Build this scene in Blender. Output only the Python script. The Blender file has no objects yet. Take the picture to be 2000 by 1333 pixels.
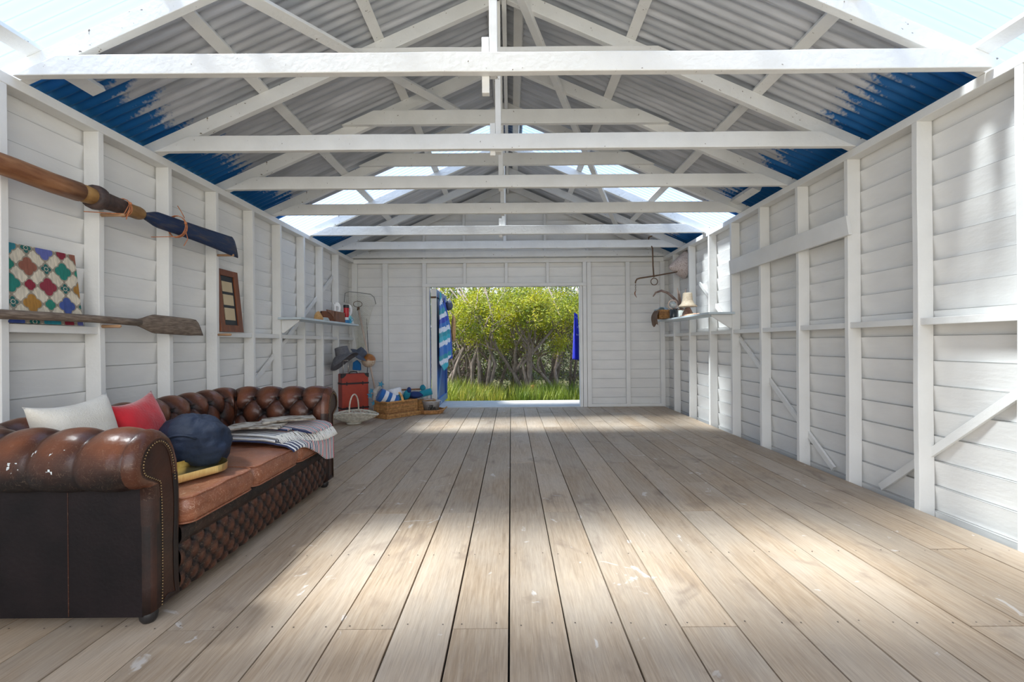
import bpy, math, random
from mathutils import Vector, Matrix, noise
random.seed(7)
PI = math.pi
COL = bpy.context.scene.collection
INV = {}

# ------------------------------------------------------------------ mesh builder
class MB:
    def __init__(s):
        s.v = []; s.f = []; s.c = []; s.m = []; s.col = (1, 1, 1); s.mi = 0
    def add(s, vs, fs, cols=None):
        b = len(s.v); s.v.extend([Vector(p) for p in vs])
        for i, f in enumerate(fs):
            s.f.append(tuple(b + k for k in f)); s.c.append(cols[i] if cols else s.col); s.m.append(s.mi)
    def box(s, x0, x1, y0, y1, z0, z1):
        s.add([(x0,y0,z0),(x1,y0,z0),(x1,y1,z0),(x0,y1,z0),(x0,y0,z1),(x1,y0,z1),(x1,y1,z1),(x0,y1,z1)],
              [(0,3,2,1),(4,5,6,7),(0,1,5,4),(1,2,6,5),(2,3,7,6),(3,0,4,7)])
        return s
    def beam(s, p0, p1, w, h, up=(0,0,1)):
        p0 = Vector(p0); p1 = Vector(p1); d = (p1-p0).normalized(); up = Vector(up)
        sd = d.cross(up).normalized(); u = sd.cross(d).normalized()
        vs = []
        for p in (p0, p1):
            for a, b in ((-1,-1),(1,-1),(1,1),(-1,1)):
                vs.append(p + sd*(a*w/2) + u*(b*h/2))
        s.add(vs, [(0,1,2,3),(7,6,5,4),(0,4,5,1),(1,5,6,2),(2,6,7,3),(3,7,4,0)])
        return s
    def prism(s, pts, ax, a0, a1):
        n = len(pts); vs = []
        for a in (a0, a1):
            for p in pts:
                vs.append((a, p[0], p[1]) if ax == 'x' else ((p[0], a, p[1]) if ax == 'y' else (p[0], p[1], a)))
        s.add(vs, [tuple(range(n)), tuple(range(2*n-1, n-1, -1))] + [(i, i+n, (i+1) % n+n, (i+1) % n) for i in range(n)])
        return s
    def tube(s, pts, r, n=8, caps=True, closed=False):
        pts = [Vector(p) for p in pts]; m = len(pts)
        rs = r if isinstance(r, (list, tuple)) else [r]*m
        b = len(s.v); ref = None; vs = []
        for i, p in enumerate(pts):
            if closed: d = pts[(i+1) % m]-pts[i-1]
            else: d = pts[min(i+1, m-1)]-pts[max(i-1, 0)]
            if d.length < 1e-9: d = Vector((0,0,1))
            d.normalize()
            if ref is None: ref = Vector((0,0,1)) if abs(d.z) < .9 else Vector((1,0,0))
            u = (ref - d*ref.dot(d))
            if u.length < 1e-6: u = d.orthogonal()
            u.normalize(); ref = u; w = d.cross(u)
            for k in range(n):
                a = 2*PI*k/n; vs.append(p + (u*math.cos(a)+w*math.sin(a))*rs[i])
        fs = []
        for i in range(m if closed else m-1):
            for k in range(n):
                a = i*n; c = ((i+1) % m)*n
                fs.append((a+k, a+(k+1) % n, c+(k+1) % n, c+k))
        if caps and not closed:
            fs.append(tuple(range(n-1, -1, -1))); fs.append(tuple((m-1)*n+k for k in range(n)))
        s.add(vs, fs); return s
    def lathe(s, prof, c=(0,0,0), n=24, R=None):
        c = Vector(c); vs = []
        for r, z in prof:
            for k in range(n):
                a = 2*PI*k/n; p = Vector((r*math.cos(a), r*math.sin(a), z))
                if R is not None: p = R @ p
                vs.append(p+c)
        fs = []
        for i in range(len(prof)-1):
            for k in range(n):
                fs.append((i*n+k, i*n+(k+1) % n, (i+1)*n+(k+1) % n, (i+1)*n+k))
        s.add(vs, fs); return s
    def grid(s, fn, nu, nv, cu=False, cv=False, col=None, flip=False):
        vs = [fn(i/(nu if cu else nu-1), j/(nv if cv else nv-1)) for i in range(nu) for j in range(nv)]
        fs = []; cs = []
        for i in range(nu if cu else nu-1):
            for j in range(nv if cv else nv-1):
                i2 = (i+1) % nu; j2 = (j+1) % nv
                f = (i*nv+j, i2*nv+j, i2*nv+j2, i*nv+j2)
                fs.append(f[::-1] if flip else f)
                if col: cs.append(col((i+.5)/(nu-1), (j+.5)/(nv-1)))
        s.add(vs, fs, cs if col else None); return s
    def ball(s, c, r, n=12, sq=(1,1,1)):
        c = Vector(c)
        def fn(u, v):
            a = 2*PI*u; b = -PI/2+PI*v
            return c + Vector((math.cos(a)*math.cos(b)*r*sq[0], math.sin(a)*math.cos(b)*r*sq[1], math.sin(b)*r*sq[2]))
        s.grid(fn, n, n//2+2, cu=True); return s
    def xf(s, M, start=0):
        for i in range(start, len(s.v)): s.v[i] = M @ s.v[i]
        return s
    def build(s, name, mats, parent=None, smooth=False, bevel=0, sub=0, sol=0, weld=False):
        if not isinstance(mats, (list, tuple)): mats = [mats]
        if parent is not None:
            inv = INV[parent.name]
        else:
            lo = [min(p[i] for p in s.v) for i in range(3)]; hi = [max(p[i] for p in s.v) for i in range(3)]
            loc = Vector(((lo[0]+hi[0])/2, (lo[1]+hi[1])/2, lo[2])); inv = Matrix.Translation(-loc)
        me = bpy.data.meshes.new(name)
        me.from_pydata([tuple(inv @ p) for p in s.v], [], s.f)
        for m in mats: me.materials.append(m)
        if len(mats) > 1: me.polygons.foreach_set('material_index', s.m)
        ca = me.color_attributes.new('tint', 'FLOAT_COLOR', 'CORNER')
        buf = []
        for f, c in zip(s.f, s.c): buf.extend([c[0], c[1], c[2], 1.0]*len(f))
        ca.data.foreach_set('color', buf)
        if smooth: me.polygons.foreach_set('use_smooth', [True]*len(me.polygons))
        me.update()
        o = bpy.data.objects.new(name, me); COL.objects.link(o)
        if parent is not None: o.parent = parent
        else: o.location = loc
        INV[o.name] = inv
        if weld:
            w = o.modifiers.new('w', 'WELD'); w.merge_threshold = .0005
        if sol:
            w = o.modifiers.new('s', 'SOLIDIFY'); w.thickness = sol; w.offset = 0
        if bevel:
            b = o.modifiers.new('b', 'BEVEL'); b.width = bevel; b.segments = 2; b.limit_method = 'ANGLE'; b.angle_limit = .6
        if sub:
            b = o.modifiers.new('u', 'SUBSURF'); b.levels = sub; b.render_levels = sub
        return o

def thing(name, label, cat, loc=(0,0,0), group=None):
    o = bpy.data.objects.new(name, None); COL.objects.link(o)
    o.location = loc; o.empty_display_size = .1
    INV[o.name] = Matrix.Translation(-Vector(loc))
    return tag(o, label, cat, group)
def tag(o, label, cat, group=None, kind=None):
    o['label'] = label; o['category'] = cat
    if group: o['group'] = group
    if kind: o['kind'] = kind
    return o
def struct(o, label=None, cat=None):
    o['kind'] = 'structure'
    if label: o['label'] = label
    if cat: o['category'] = cat
    return o
def smoothstep(a, b, x):
    t = min(1, max(0, (x-a)/(b-a))); return t*t*(3-2*t)
def lerp(a, b, t): return a+(b-a)*t
def nz(x, y=0, z=0): return noise.noise(Vector((x, y, z)))

# ------------------------------------------------------------------ materials
def mat(name, c1, c2=None, scale=6, stretch=(1,1,1), rough=.5, metal=0, bump=0, bscale=None, attr=False,
        lo=.35, hi=.65, spec=None, trans=0, specks=0, speckcol=(.05,.045,.04), alpha=None, sheen=0, coat=0, detail=5, speckscale=30):
    m = bpy.data.materials.new(name); m.use_nodes = True
    nt = m.node_tree; N = nt.nodes; L = nt.links
    b = N['Principled BSDF']; b.inputs['Roughness'].default_value = rough; b.inputs['Metallic'].default_value = metal
    if spec is not None: b.inputs['Specular IOR Level'].default_value = spec
    if trans: b.inputs['Transmission Weight'].default_value = trans
    if sheen: b.inputs['Sheen Weight'].default_value = sheen
    if coat: b.inputs['Coat Weight'].default_value = coat
    tc = N.new('ShaderNodeTexCoord'); mp = N.new('ShaderNodeMapping'); mp.inputs['Scale'].default_value = stretch
    L.new(tc.outputs['Object'], mp.inputs['Vector'])
    out = None
    if c2 is None: c2 = tuple(x*.85 for x in c1)
    tn = N.new('ShaderNodeTexNoise'); tn.inputs['Scale'].default_value = scale; tn.inputs['Detail'].default_value = detail
    L.new(mp.outputs[0], tn.inputs['Vector'])
    cr = N.new('ShaderNodeValToRGB'); cr.color_ramp.elements[0].position = lo; cr.color_ramp.elements[1].position = hi
    cr.color_ramp.elements[0].color = (*c1, 1); cr.color_ramp.elements[1].color = (*c2, 1)
    L.new(tn.outputs['Fac'], cr.inputs[0]); out = cr.outputs[0]
    if attr:
        at = N.new('ShaderNodeAttribute'); at.attribute_name = 'tint'
        mx = N.new('ShaderNodeMix'); mx.data_type = 'RGBA'; mx.blend_type = 'MULTIPLY'; mx.inputs['Factor'].default_value = 1
        L.new(out, mx.inputs['A']); L.new(at.outputs['Color'], mx.inputs['B']); out = mx.outputs['Result']
    if specks:
        sn = N.new('ShaderNodeTexNoise'); sn.inputs['Scale'].default_value = speckscale; sn.inputs['Detail'].default_value = 3
        L.new(mp.outputs[0], sn.inputs['Vector'])
        sr = N.new('ShaderNodeMapRange'); sr.inputs[1].default_value = .72-specks; sr.inputs[2].default_value = .76-specks
        L.new(sn.outputs['Fac'], sr.inputs[0])
        mx = N.new('ShaderNodeMix'); mx.data_type = 'RGBA'; mx.inputs['B'].default_value = (*speckcol, 1)
        L.new(sr.outputs[0], mx.inputs['Factor']); L.new(out, mx.inputs['A']); out = mx.outputs['Result']
    L.new(out, b.inputs['Base Color'])
    if bump:
        bn = N.new('ShaderNodeTexNoise'); bn.inputs['Scale'].default_value = bscale or scale*3; bn.inputs['Detail'].default_value = 6
        L.new(mp.outputs[0], bn.inputs['Vector'])
        bp = N.new('ShaderNodeBump'); bp.inputs['Strength'].default_value = bump; bp.inputs['Distance'].default_value = .01
        L.new(bn.outputs['Fac'], bp.inputs['Height']); L.new(bp.outputs[0], b.inputs['Normal'])
    return m

PAINT = mat('white_paint', (.82,.815,.79), (.76,.755,.73), 3, (1,1,1), .5, bump=.25, bscale=25, specks=.0, speckscale=22)
PAINTB = mat('white_beam_paint', (.83,.825,.80), (.76,.755,.73), 4, (1,1,1), .5, bump=.3, bscale=30, specks=.02, speckcol=(.2,.16,.12))
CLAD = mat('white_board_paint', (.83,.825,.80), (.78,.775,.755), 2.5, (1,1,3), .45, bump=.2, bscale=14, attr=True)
WICK = mat('wicker', (.60,.33,.12), (.36,.18,.06), 25, rough=.6, bump=.3, attr=True)
WWICK = mat('white_wicker', (.72,.68,.58), (.5,.46,.38), 30, rough=.7, attr=True)
BLACK = mat('black_leather', (.012,.011,.013), (.02,.018,.018), 8, rough=.45)
BRASS = mat('antique_brass', (.35,.25,.13), (.2,.14,.08), 40, rough=.35, metal=1)
IRON = mat('rusty_iron', (.13,.08,.055), (.2,.12,.07), 40, rough=.75, metal=.4)
ROPE = mat('orange_cord', (.62,.24,.10), (.45,.16,.07), 60, rough=.8)
GREYWOOD = mat('weathered_wood', (.27,.21,.16), (.14,.10,.075), 14, (6,1,6), .75, bump=.5, bscale=25)
PEGW = mat('peg_wood', (.55,.33,.18), (.4,.22,.11), 10, rough=.6)
TINTC = mat('cloth_tinted', (1,1,1), (.86,.86,.86), 12, rough=.9, attr=True, sheen=.2, bump=.2, bscale=80)
TINTP = mat('paint_tinted', (1,1,1), (.9,.9,.9), 12, rough=.4, attr=True)
# ------------------------------------------------------------------ room dimensions (metres; camera stands at x=0,y=0)
XL, XR = -2.70, 2.635          # inner faces of the studs
CL, CR = -2.80, 2.735          # inner plane of the weatherboards
YB = 7.85                      # back wall, inner face of its studs
YF = -1.3                      # open front of the shed, behind the camera
XM = -.033; HALF = 2.667; ZP = 2.58; SL = .44
def zr(d): return ZP + SL*(HALF-d)         # underside of the rafters at distance d from the ridge line
ORD = ['nearest','second nearest','third nearest','fourth nearest','fifth nearest','sixth nearest','seventh nearest','eighth nearest','ninth nearest','tenth nearest']

# floor ------------------------------------------------------------
fm = bpy.data.materials.new('worn_floorboards'); fm.use_nodes = True
nt = fm.node_tree; N = nt.nodes; L = nt.links; B = N['Principled BSDF']
tc = N.new('ShaderNodeTexCoord'); at = N.new('ShaderNodeAttribute'); at.attribute_name = 'tint'
def mapping(sc, off=None):
    mp = N.new('ShaderNodeMapping'); mp.inputs['Scale'].default_value = sc
    L.new(tc.outputs['Object'], mp.inputs['Vector'])
    if off is not None: L.new(off, mp.inputs['Location'])
    return mp.outputs[0]
def noisen(vec, s, d=6, dist=0, r=.55):
    n = N.new('ShaderNodeTexNoise'); n.inputs['Scale'].default_value = s; n.inputs['Detail'].default_value = d
    n.inputs['Distortion'].default_value = dist; n.inputs['Roughness'].default_value = r; L.new(vec, n.inputs['Vector']); return n.outputs['Fac']
def ramp(src, stops):
    r = N.new('ShaderNodeValToRGB'); e = r.color_ramp.elements
    e[0].position = stops[0][0]; e[0].color = (*stops[0][1], 1); e[1].position = stops[-1][0]; e[1].color = (*stops[-1][1], 1)
    for p, c in stops[1:-1]:
        k = e.new(p); k.color = (*c, 1)
    L.new(src, r.inputs[0]); return r.outputs[0]
def mixn(f, a, b, mode='MIX'):
    m = N.new('ShaderNodeMix'); m.data_type = 'RGBA'; m.blend_type = mode
    if isinstance(f, (int, float)): m.inputs['Factor'].default_value = f
    else: L.new(f, m.inputs['Factor'])
    for k, v in (('A', a), ('B', b)):
        if isinstance(v, tuple): m.inputs[k].default_value = (*v, 1)
        else: L.new(v, m.inputs[k])
    return m.outputs['Result']
off = mixn(1.0, at.outputs['Color'], (19., 31., 7.), 'MULTIPLY')
grain = noisen(mapping((22, 1.1, 1), off), 3.2, 8, .6, .65)
patch = noisen(mapping((2.2, .8, 1), off), 1.3, 5, .4)
fine = noisen(mapping((90, 3, 1), off), 4, 4)
c = ramp(grain, [(.25,(.31,.23,.155)), (.45,(.44,.34,.245)), (.58,(.50,.40,.30)), (.8,(.57,.475,.375))])
c = mixn(ramp(patch, [(.38,(0,0,0)), (.68,(.62,.62,.62))]), c, (.55,.50,.44))
c = mixn(.34, c, ramp(fine, [(.3,(.30,.24,.19)), (.7,(.68,.60,.5))]), 'OVERLAY')
sep = N.new('ShaderNodeSeparateColor'); L.new(at.outputs['Color'], sep.inputs[0])
tone = N.new('ShaderNodeMapRange'); tone.inputs[3].default_value = .80; tone.inputs[4].default_value = .98; L.new(sep.outputs[0], tone.inputs[0])
tcol = N.new('ShaderNodeCombineColor')
for i in range(3): L.new(tone.outputs[0], tcol.inputs[i])
c = mixn(1.0, c, tcol.outputs[0], 'MULTIPLY')
spl = noisen(mapping((1, 1, 1)), 5.5, 5, 1.2)
c = mixn(ramp(spl, [(.665,(0,0,0)), (.70,(.45,.45,.45))]), c, (.78,.77,.76))
stn = noisen(mapping((1.6, 1, 1)), 3.1, 6, .8)
c = mixn(ramp(stn, [(.58,(0,0,0)), (.74,(.6,.6,.6))]), c, (.20,.145,.11))
L.new(c, B.inputs['Base Color']); B.inputs['Roughness'].default_value = .62
bp = N.new('ShaderNodeBump'); bp.inputs['Strength'].default_value = .35; bp.inputs['Distance'].default_value = .004
L.new(grain, bp.inputs['Height']); L.new(bp.outputs[0], B.inputs['Normal'])
NAIL = mat('old_nails', (.05,.04,.035), (.09,.07,.06), 50, rough=.6)
FLOOR = fm

fl = MB(); BW = .2215; x0 = -.017 - BW*13
joints_fixed = {0: [1.76], 10: [1.76, 4.2], 12: [1.76, 5.4], 14: [2.97], 16: [1.76, 4.8], 11: [2.97], 9: [2.97, 6.0], 18: [2.97], 21: [1.75, 4.3], 23:[2.4], 7:[1.76,3.6]}
rng = random.Random(11)
k = 0; x = x0
while x < XR:
    a = max(x+.003+rng.random()*.002, XL+.001); b = min(x+BW-.003, XR)
    if b - a > .01:
        ys = [YF]
        js = joints_fixed.get(k) or sorted(rng.sample([.55, 1.76, 2.36, 2.97, 3.58, 4.2, 4.8, 5.4, 6.0, 6.6, 7.2], 2))
        ys += [j for j in js if j > YF+.3] + [YB]
        for y0, y1 in zip(ys[:-1], ys[1:]):
            fl.col = (rng.random(), rng.random(), rng.random())
            if k == 18 and y0 < 1 : fl.col = (.35, .1, .9)
            dz = -rng.random()*.002
            fl.box(a, b, y0+.0015, y1-.0015, dz-.022, dz)
    x += BW; k += 1
fl.mi = 1; x = x0
while x < XR:
    for y in [.55+i*.605 for i in range(12)]:
        for fx in (.18, .8):
            cx = x+BW*fx+rng.uniform(-.01,.01); cy = y+rng.uniform(-.012,.012)+.02
            if XL+.02 < cx < XR-.02:
                fl.add([(cx+.0035*math.cos(t), cy+.0035*math.sin(t), .0008) for t in [i*PI/3 for i in range(6)]], [tuple(range(6))])
    x += BW
struct(fl.build('floor', [FLOOR, NAIL]))
DARK = mat('under_floor', (.05,.045,.04), rough=.9)
struct(MB().box(XL-.12, XR+.12, YF, YB+.05, -.30, -.06).build('trim_1', DARK))

# weatherboard walls ------------------------------------------------
PITCH = .162
def board_wall(mb, P, u0f, u1f, z0, z1, outer=.028):
    """P(u, off, z) -> point; saw-tooth boards, each leaning in at the top; u0f/u1f give the ends at height z"""
    n0 = math.floor(z0/PITCH); z = n0*PITCH; GR_ = .003
    while z < z1-1e-6:
        a = max(z, z0); b = min(z+PITCH-GR_, z1)
        if b <= a+.002: z += PITCH; continue
        fa = (a-z)/PITCH; fb = (b-z)/PITCH
        oa = lerp(.024, .0, fa); ob = lerp(.024, .0, fb)
        n = 10; vs = []; bl = b-.003; ol = lerp(.024, 0, (bl-z)/PITCH)
        for i in range(n+1):
            t = i/n
            w1 = .003*nz(t*6+z*9, z*3)
            vs.append(P(lerp(u0f(a), u1f(a), t), oa+w1, a+.003*nz(t*5, z*7))); vs.append(P(lerp(u0f(b), u1f(b), t), ob+w1, b+.003*nz(t*5, (z+PITCH)*7)))
            vs.append(P(lerp(u0f(b), u1f(b), t), ob+w1+.026, b+.003*nz(t*5, (z+PITCH)*7)))
            vs.append(P(lerp(u0f(a), u1f(a), t), oa+w1+.012, a+.003*nz(t*5, z*7)))
            vs.append(P(lerp(u0f(bl), u1f(bl), t), ol+w1, bl+.003*nz(t*5, (z+PITCH)*7)))
        fs = []; cs = []
        for i in range(n):
            q = 5*i; fs += [(q, q+5, q+9, q+4), (q+4, q+9, q+6, q+1), (q+1, q+6, q+7, q+2), (q, q+3, q+8, q+5)]; cs += [(1,1,1), (.60,.60,.60), (.6,.6,.6), (.6,.6,.6)]  # shadow line at each lap painted in: darker lip and edge faces
        mb.add(vs, fs, cs); z += PITCH
    mb.add([P(u0f(z0), outer, z0), P(u1f(z0), outer, z0), P(u1f(z1), outer, z1), P(u0f(z1), outer, z1)], [(0,1,2,3)])
cst = lambda v: (lambda z: v)
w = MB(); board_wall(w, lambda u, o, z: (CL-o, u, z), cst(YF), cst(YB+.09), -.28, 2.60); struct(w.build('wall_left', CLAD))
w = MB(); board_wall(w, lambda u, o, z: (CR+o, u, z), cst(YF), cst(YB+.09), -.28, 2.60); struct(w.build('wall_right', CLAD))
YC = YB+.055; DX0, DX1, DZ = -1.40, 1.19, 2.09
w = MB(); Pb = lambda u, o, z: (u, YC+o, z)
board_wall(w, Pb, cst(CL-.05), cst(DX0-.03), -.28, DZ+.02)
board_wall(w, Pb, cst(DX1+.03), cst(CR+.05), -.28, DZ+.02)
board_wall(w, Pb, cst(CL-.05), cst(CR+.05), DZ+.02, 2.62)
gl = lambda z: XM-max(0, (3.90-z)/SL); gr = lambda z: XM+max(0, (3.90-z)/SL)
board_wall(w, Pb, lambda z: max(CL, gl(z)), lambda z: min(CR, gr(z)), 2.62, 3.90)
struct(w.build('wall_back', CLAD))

# top plates, corner posts, girts
def bar(name, *boxes, m=PAINT, bev=.004):
    mb = MB()
    for b in boxes: mb.box(*b)
    return mb.build(name, m, bevel=bev)
struct(bar('trim_2', (CL, XL, YF, YB, ZP-.06, ZP)))
struct(bar('trim_3', (XR, CR, YF, YB, ZP-.06, ZP)))
struct(bar('trim_4', (XL, XR, YB-.02, YC, 2.50, 2.575)))
struct(bar('baseboard_back', (XL, DX0-.13, YB, YC, 0, .05), (DX1+.2, XR, YB, YC, 0, .05)))

SL_ = [2.41, 2.99, 3.60, 4.18, 4.77, 5.34, 5.955, 6.53, 7.13]
SR_ = [2.333, 2.944, 3.552, 4.165, 4.79, 5.42, 6.03, 6.71, 7.35]
def wob(mb, amp=.003, f=1.3):
    o = random.uniform(0, 50)
    for p in mb.v:
        k = p.z*f+o
        p.x += amp*nz(k, 1.1); p.y += amp*nz(k, 7.3)
def post(x0, x1, y0, y1, z0, z1, n=12):
    mb = MB(); vs = []
    for i in range(n+1):
        z = lerp(z0, z1, i/n)
        vs += [(x0,y0,z),(x1,y0,z),(x1,y1,z),(x0,y1,z)]
    fs = [(3,2,1,0), (4*n,4*n+1,4*n+2,4*n+3)]
    for i in range(n):
        for k in range(4):
            fs.append((4*i+k, 4*i+(k+1) % 4, 4*i+4+(k+1) % 4, 4*i+4+k))
    mb.add(vs, fs); wob(mb, .005); return mb
for i, y in enumerate(SL_):
    o = post(CL, XL, y, y+.04, -.2, ZP-.06).build('wall_stud', PAINT, bevel=.003)
    tag(o, f'white painted timber stud on the left wall, {ORD[i]} of its row', 'wall stud', 'studs of the left wall')
for i, y in enumerate(SR_):
    o = post(XR, CR, y, y+.04, -.2, ZP-.06).build('wall_stud', PAINT, bevel=.003)
    tag(o, f'white painted timber stud on the right wall, {ORD[i]} of its row', 'wall stud', 'studs of the right wall')
bs = [(-2.74,-2.65,'white corner post of the back wall behind the red suitcase'), (-2.21,-2.12,'white stud of the back wall left of the door, above the wicker hamper'),
      (1.99,2.06,'white stud of the back wall midway between door and right corner'), (2.585,2.66,'white corner post of the back wall on the right side')]
for x0, x1, lb in bs:
    tag(post(x0, x1, YB, YC, 0, 2.50).build('wall_stud', PAINT, bevel=.003), lb, 'wall stud', 'full studs of the back wall')
for x, lb in ((-.79,'left'), (-.07,'middle'), (.64,'right')):
    tag(post(x-.025, x+.025, YB, YC, DZ+.05, 2.50, 4).build('short_stud', PAINT, bevel=.003), f'short white stud above the door opening, {lb} one of three', 'wall stud', 'short studs above the door')
for x, lb in ((-1.49,'far left'), (-.80,'left of centre'), (-.08,'centre'), (.60,'right of centre'), (1.33,'far right')):
    tag(post(x-.022, x+.022, YB, YC, 2.575, 3.86-SL*abs(x-XM)-.02, 4).build('gable_stud', PAINT, bevel=.003), f'short white stud in the back gable triangle, {lb} one', 'wall stud', 'studs in the back gable')

# girts between the studs (one continuous line per wall)
g = MB()
def gap(S, i): return S[i]+.04, (S[i+1] if i+1 < len(S) else YB)
g.box(CL, XL-.012, 1.2, SL_[0], 1.185, 1.232)
for i in range(len(SL_)):
    if i in (1, 2): continue
    a, b = gap(SL_, i); g.box(CL, XL-.012, a, b, 1.185, 1.232)
struct(g.build('trim_5', PAINT, bevel=.003))
g = MB(); g.box(XR+.012, CR, 1.2, SR_[0], 1.20, 1.245)
for i in range(len(SR_)):
    a, b = gap(SR_, i); g.box(XR+.012, CR, a, b, 1.20, 1.245)
struct(g.build('trim_6', PAINT, bevel=.003))

# diagonal braces let in behind the studs
def brace(X, p0, p1, w=.05, t=.022):
    d = Vector((0, p1[0]-p0[0], p1[1]-p0[1])); return MB().beam((X, *p0), (X, *p1), t, w, up=(0, -d.z, d.y)) if False else MB().beam((X, *p0), (X, *p1), w, t, up=(1,0,0))
tag(brace(CR-.012, (1.7, 1.45), (3.36, .02)).build('diagonal_brace', PAINT, bevel=.002), 'white diagonal brace low on the right wall, falling away from the viewer', 'wall brace')
tag(brace(CR-.012, (6.55, 1.95), (3.85, .02)).build('diagonal_brace', PAINT, bevel=.002), 'long white diagonal brace on the right wall, dropping from near the shelf towards the viewer', 'wall brace')
tag(brace(CL+.012, (4.62, .50), (7.3, 2.28)).build('diagonal_brace', PAINT, bevel=.002), 'long white diagonal brace on the left wall, rising from behind the sofa past the shelf', 'wall brace')
# wide board nailed across the right studs
mb = MB(); mb.prism([(3.50, 1.92), (5.40, 1.90), (5.43, 2.07), (3.53, 2.075)], 'x', XR-.03, XR)
tag(mb.build('nailing_board', PAINT, bevel=.003), 'wide white board nailed horizontally across studs high on the right wall', 'board')

# door frame -------------------------------------------------------
struct(bar('trim_7', (DX0-.12, DX0-.055, YB-.015, YC, 0, 2.50), (DX0-.05, DX0, YB-.005, YC+.06, 0, DZ)))
struct(bar('trim_8', (DX1, DX1+.05, YB-.005, YC+.06, 0, DZ), (DX1+.055, DX1+.12, YB-.015, YC, 0, 2.50), (DX1+.127, DX1+.20, YB, YC, 0, 2.5)))
struct(bar('trim_9', (DX0-.12, DX1+.12, YB-.03, YC+.04, DZ, DZ+.055)))
SILL = mat('grey_white_boards', (.62,.62,.60), (.48,.48,.47), 5, (1,4,1), .6, bump=.3)
struct(bar('trim_10', (DX0-.1, DX1+.1, YB, YB+.17, -.03, .012), (DX0-.25, DX1+.3, YB+.175, YB+.42, -.035, .004), (DX0-.25, DX1+.3, YB+.425, YB+.67, -.035, .004), (DX0-.25, DX1+.3, YB+.675, YB+.95, -.035, .004), m=SILL))

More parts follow.
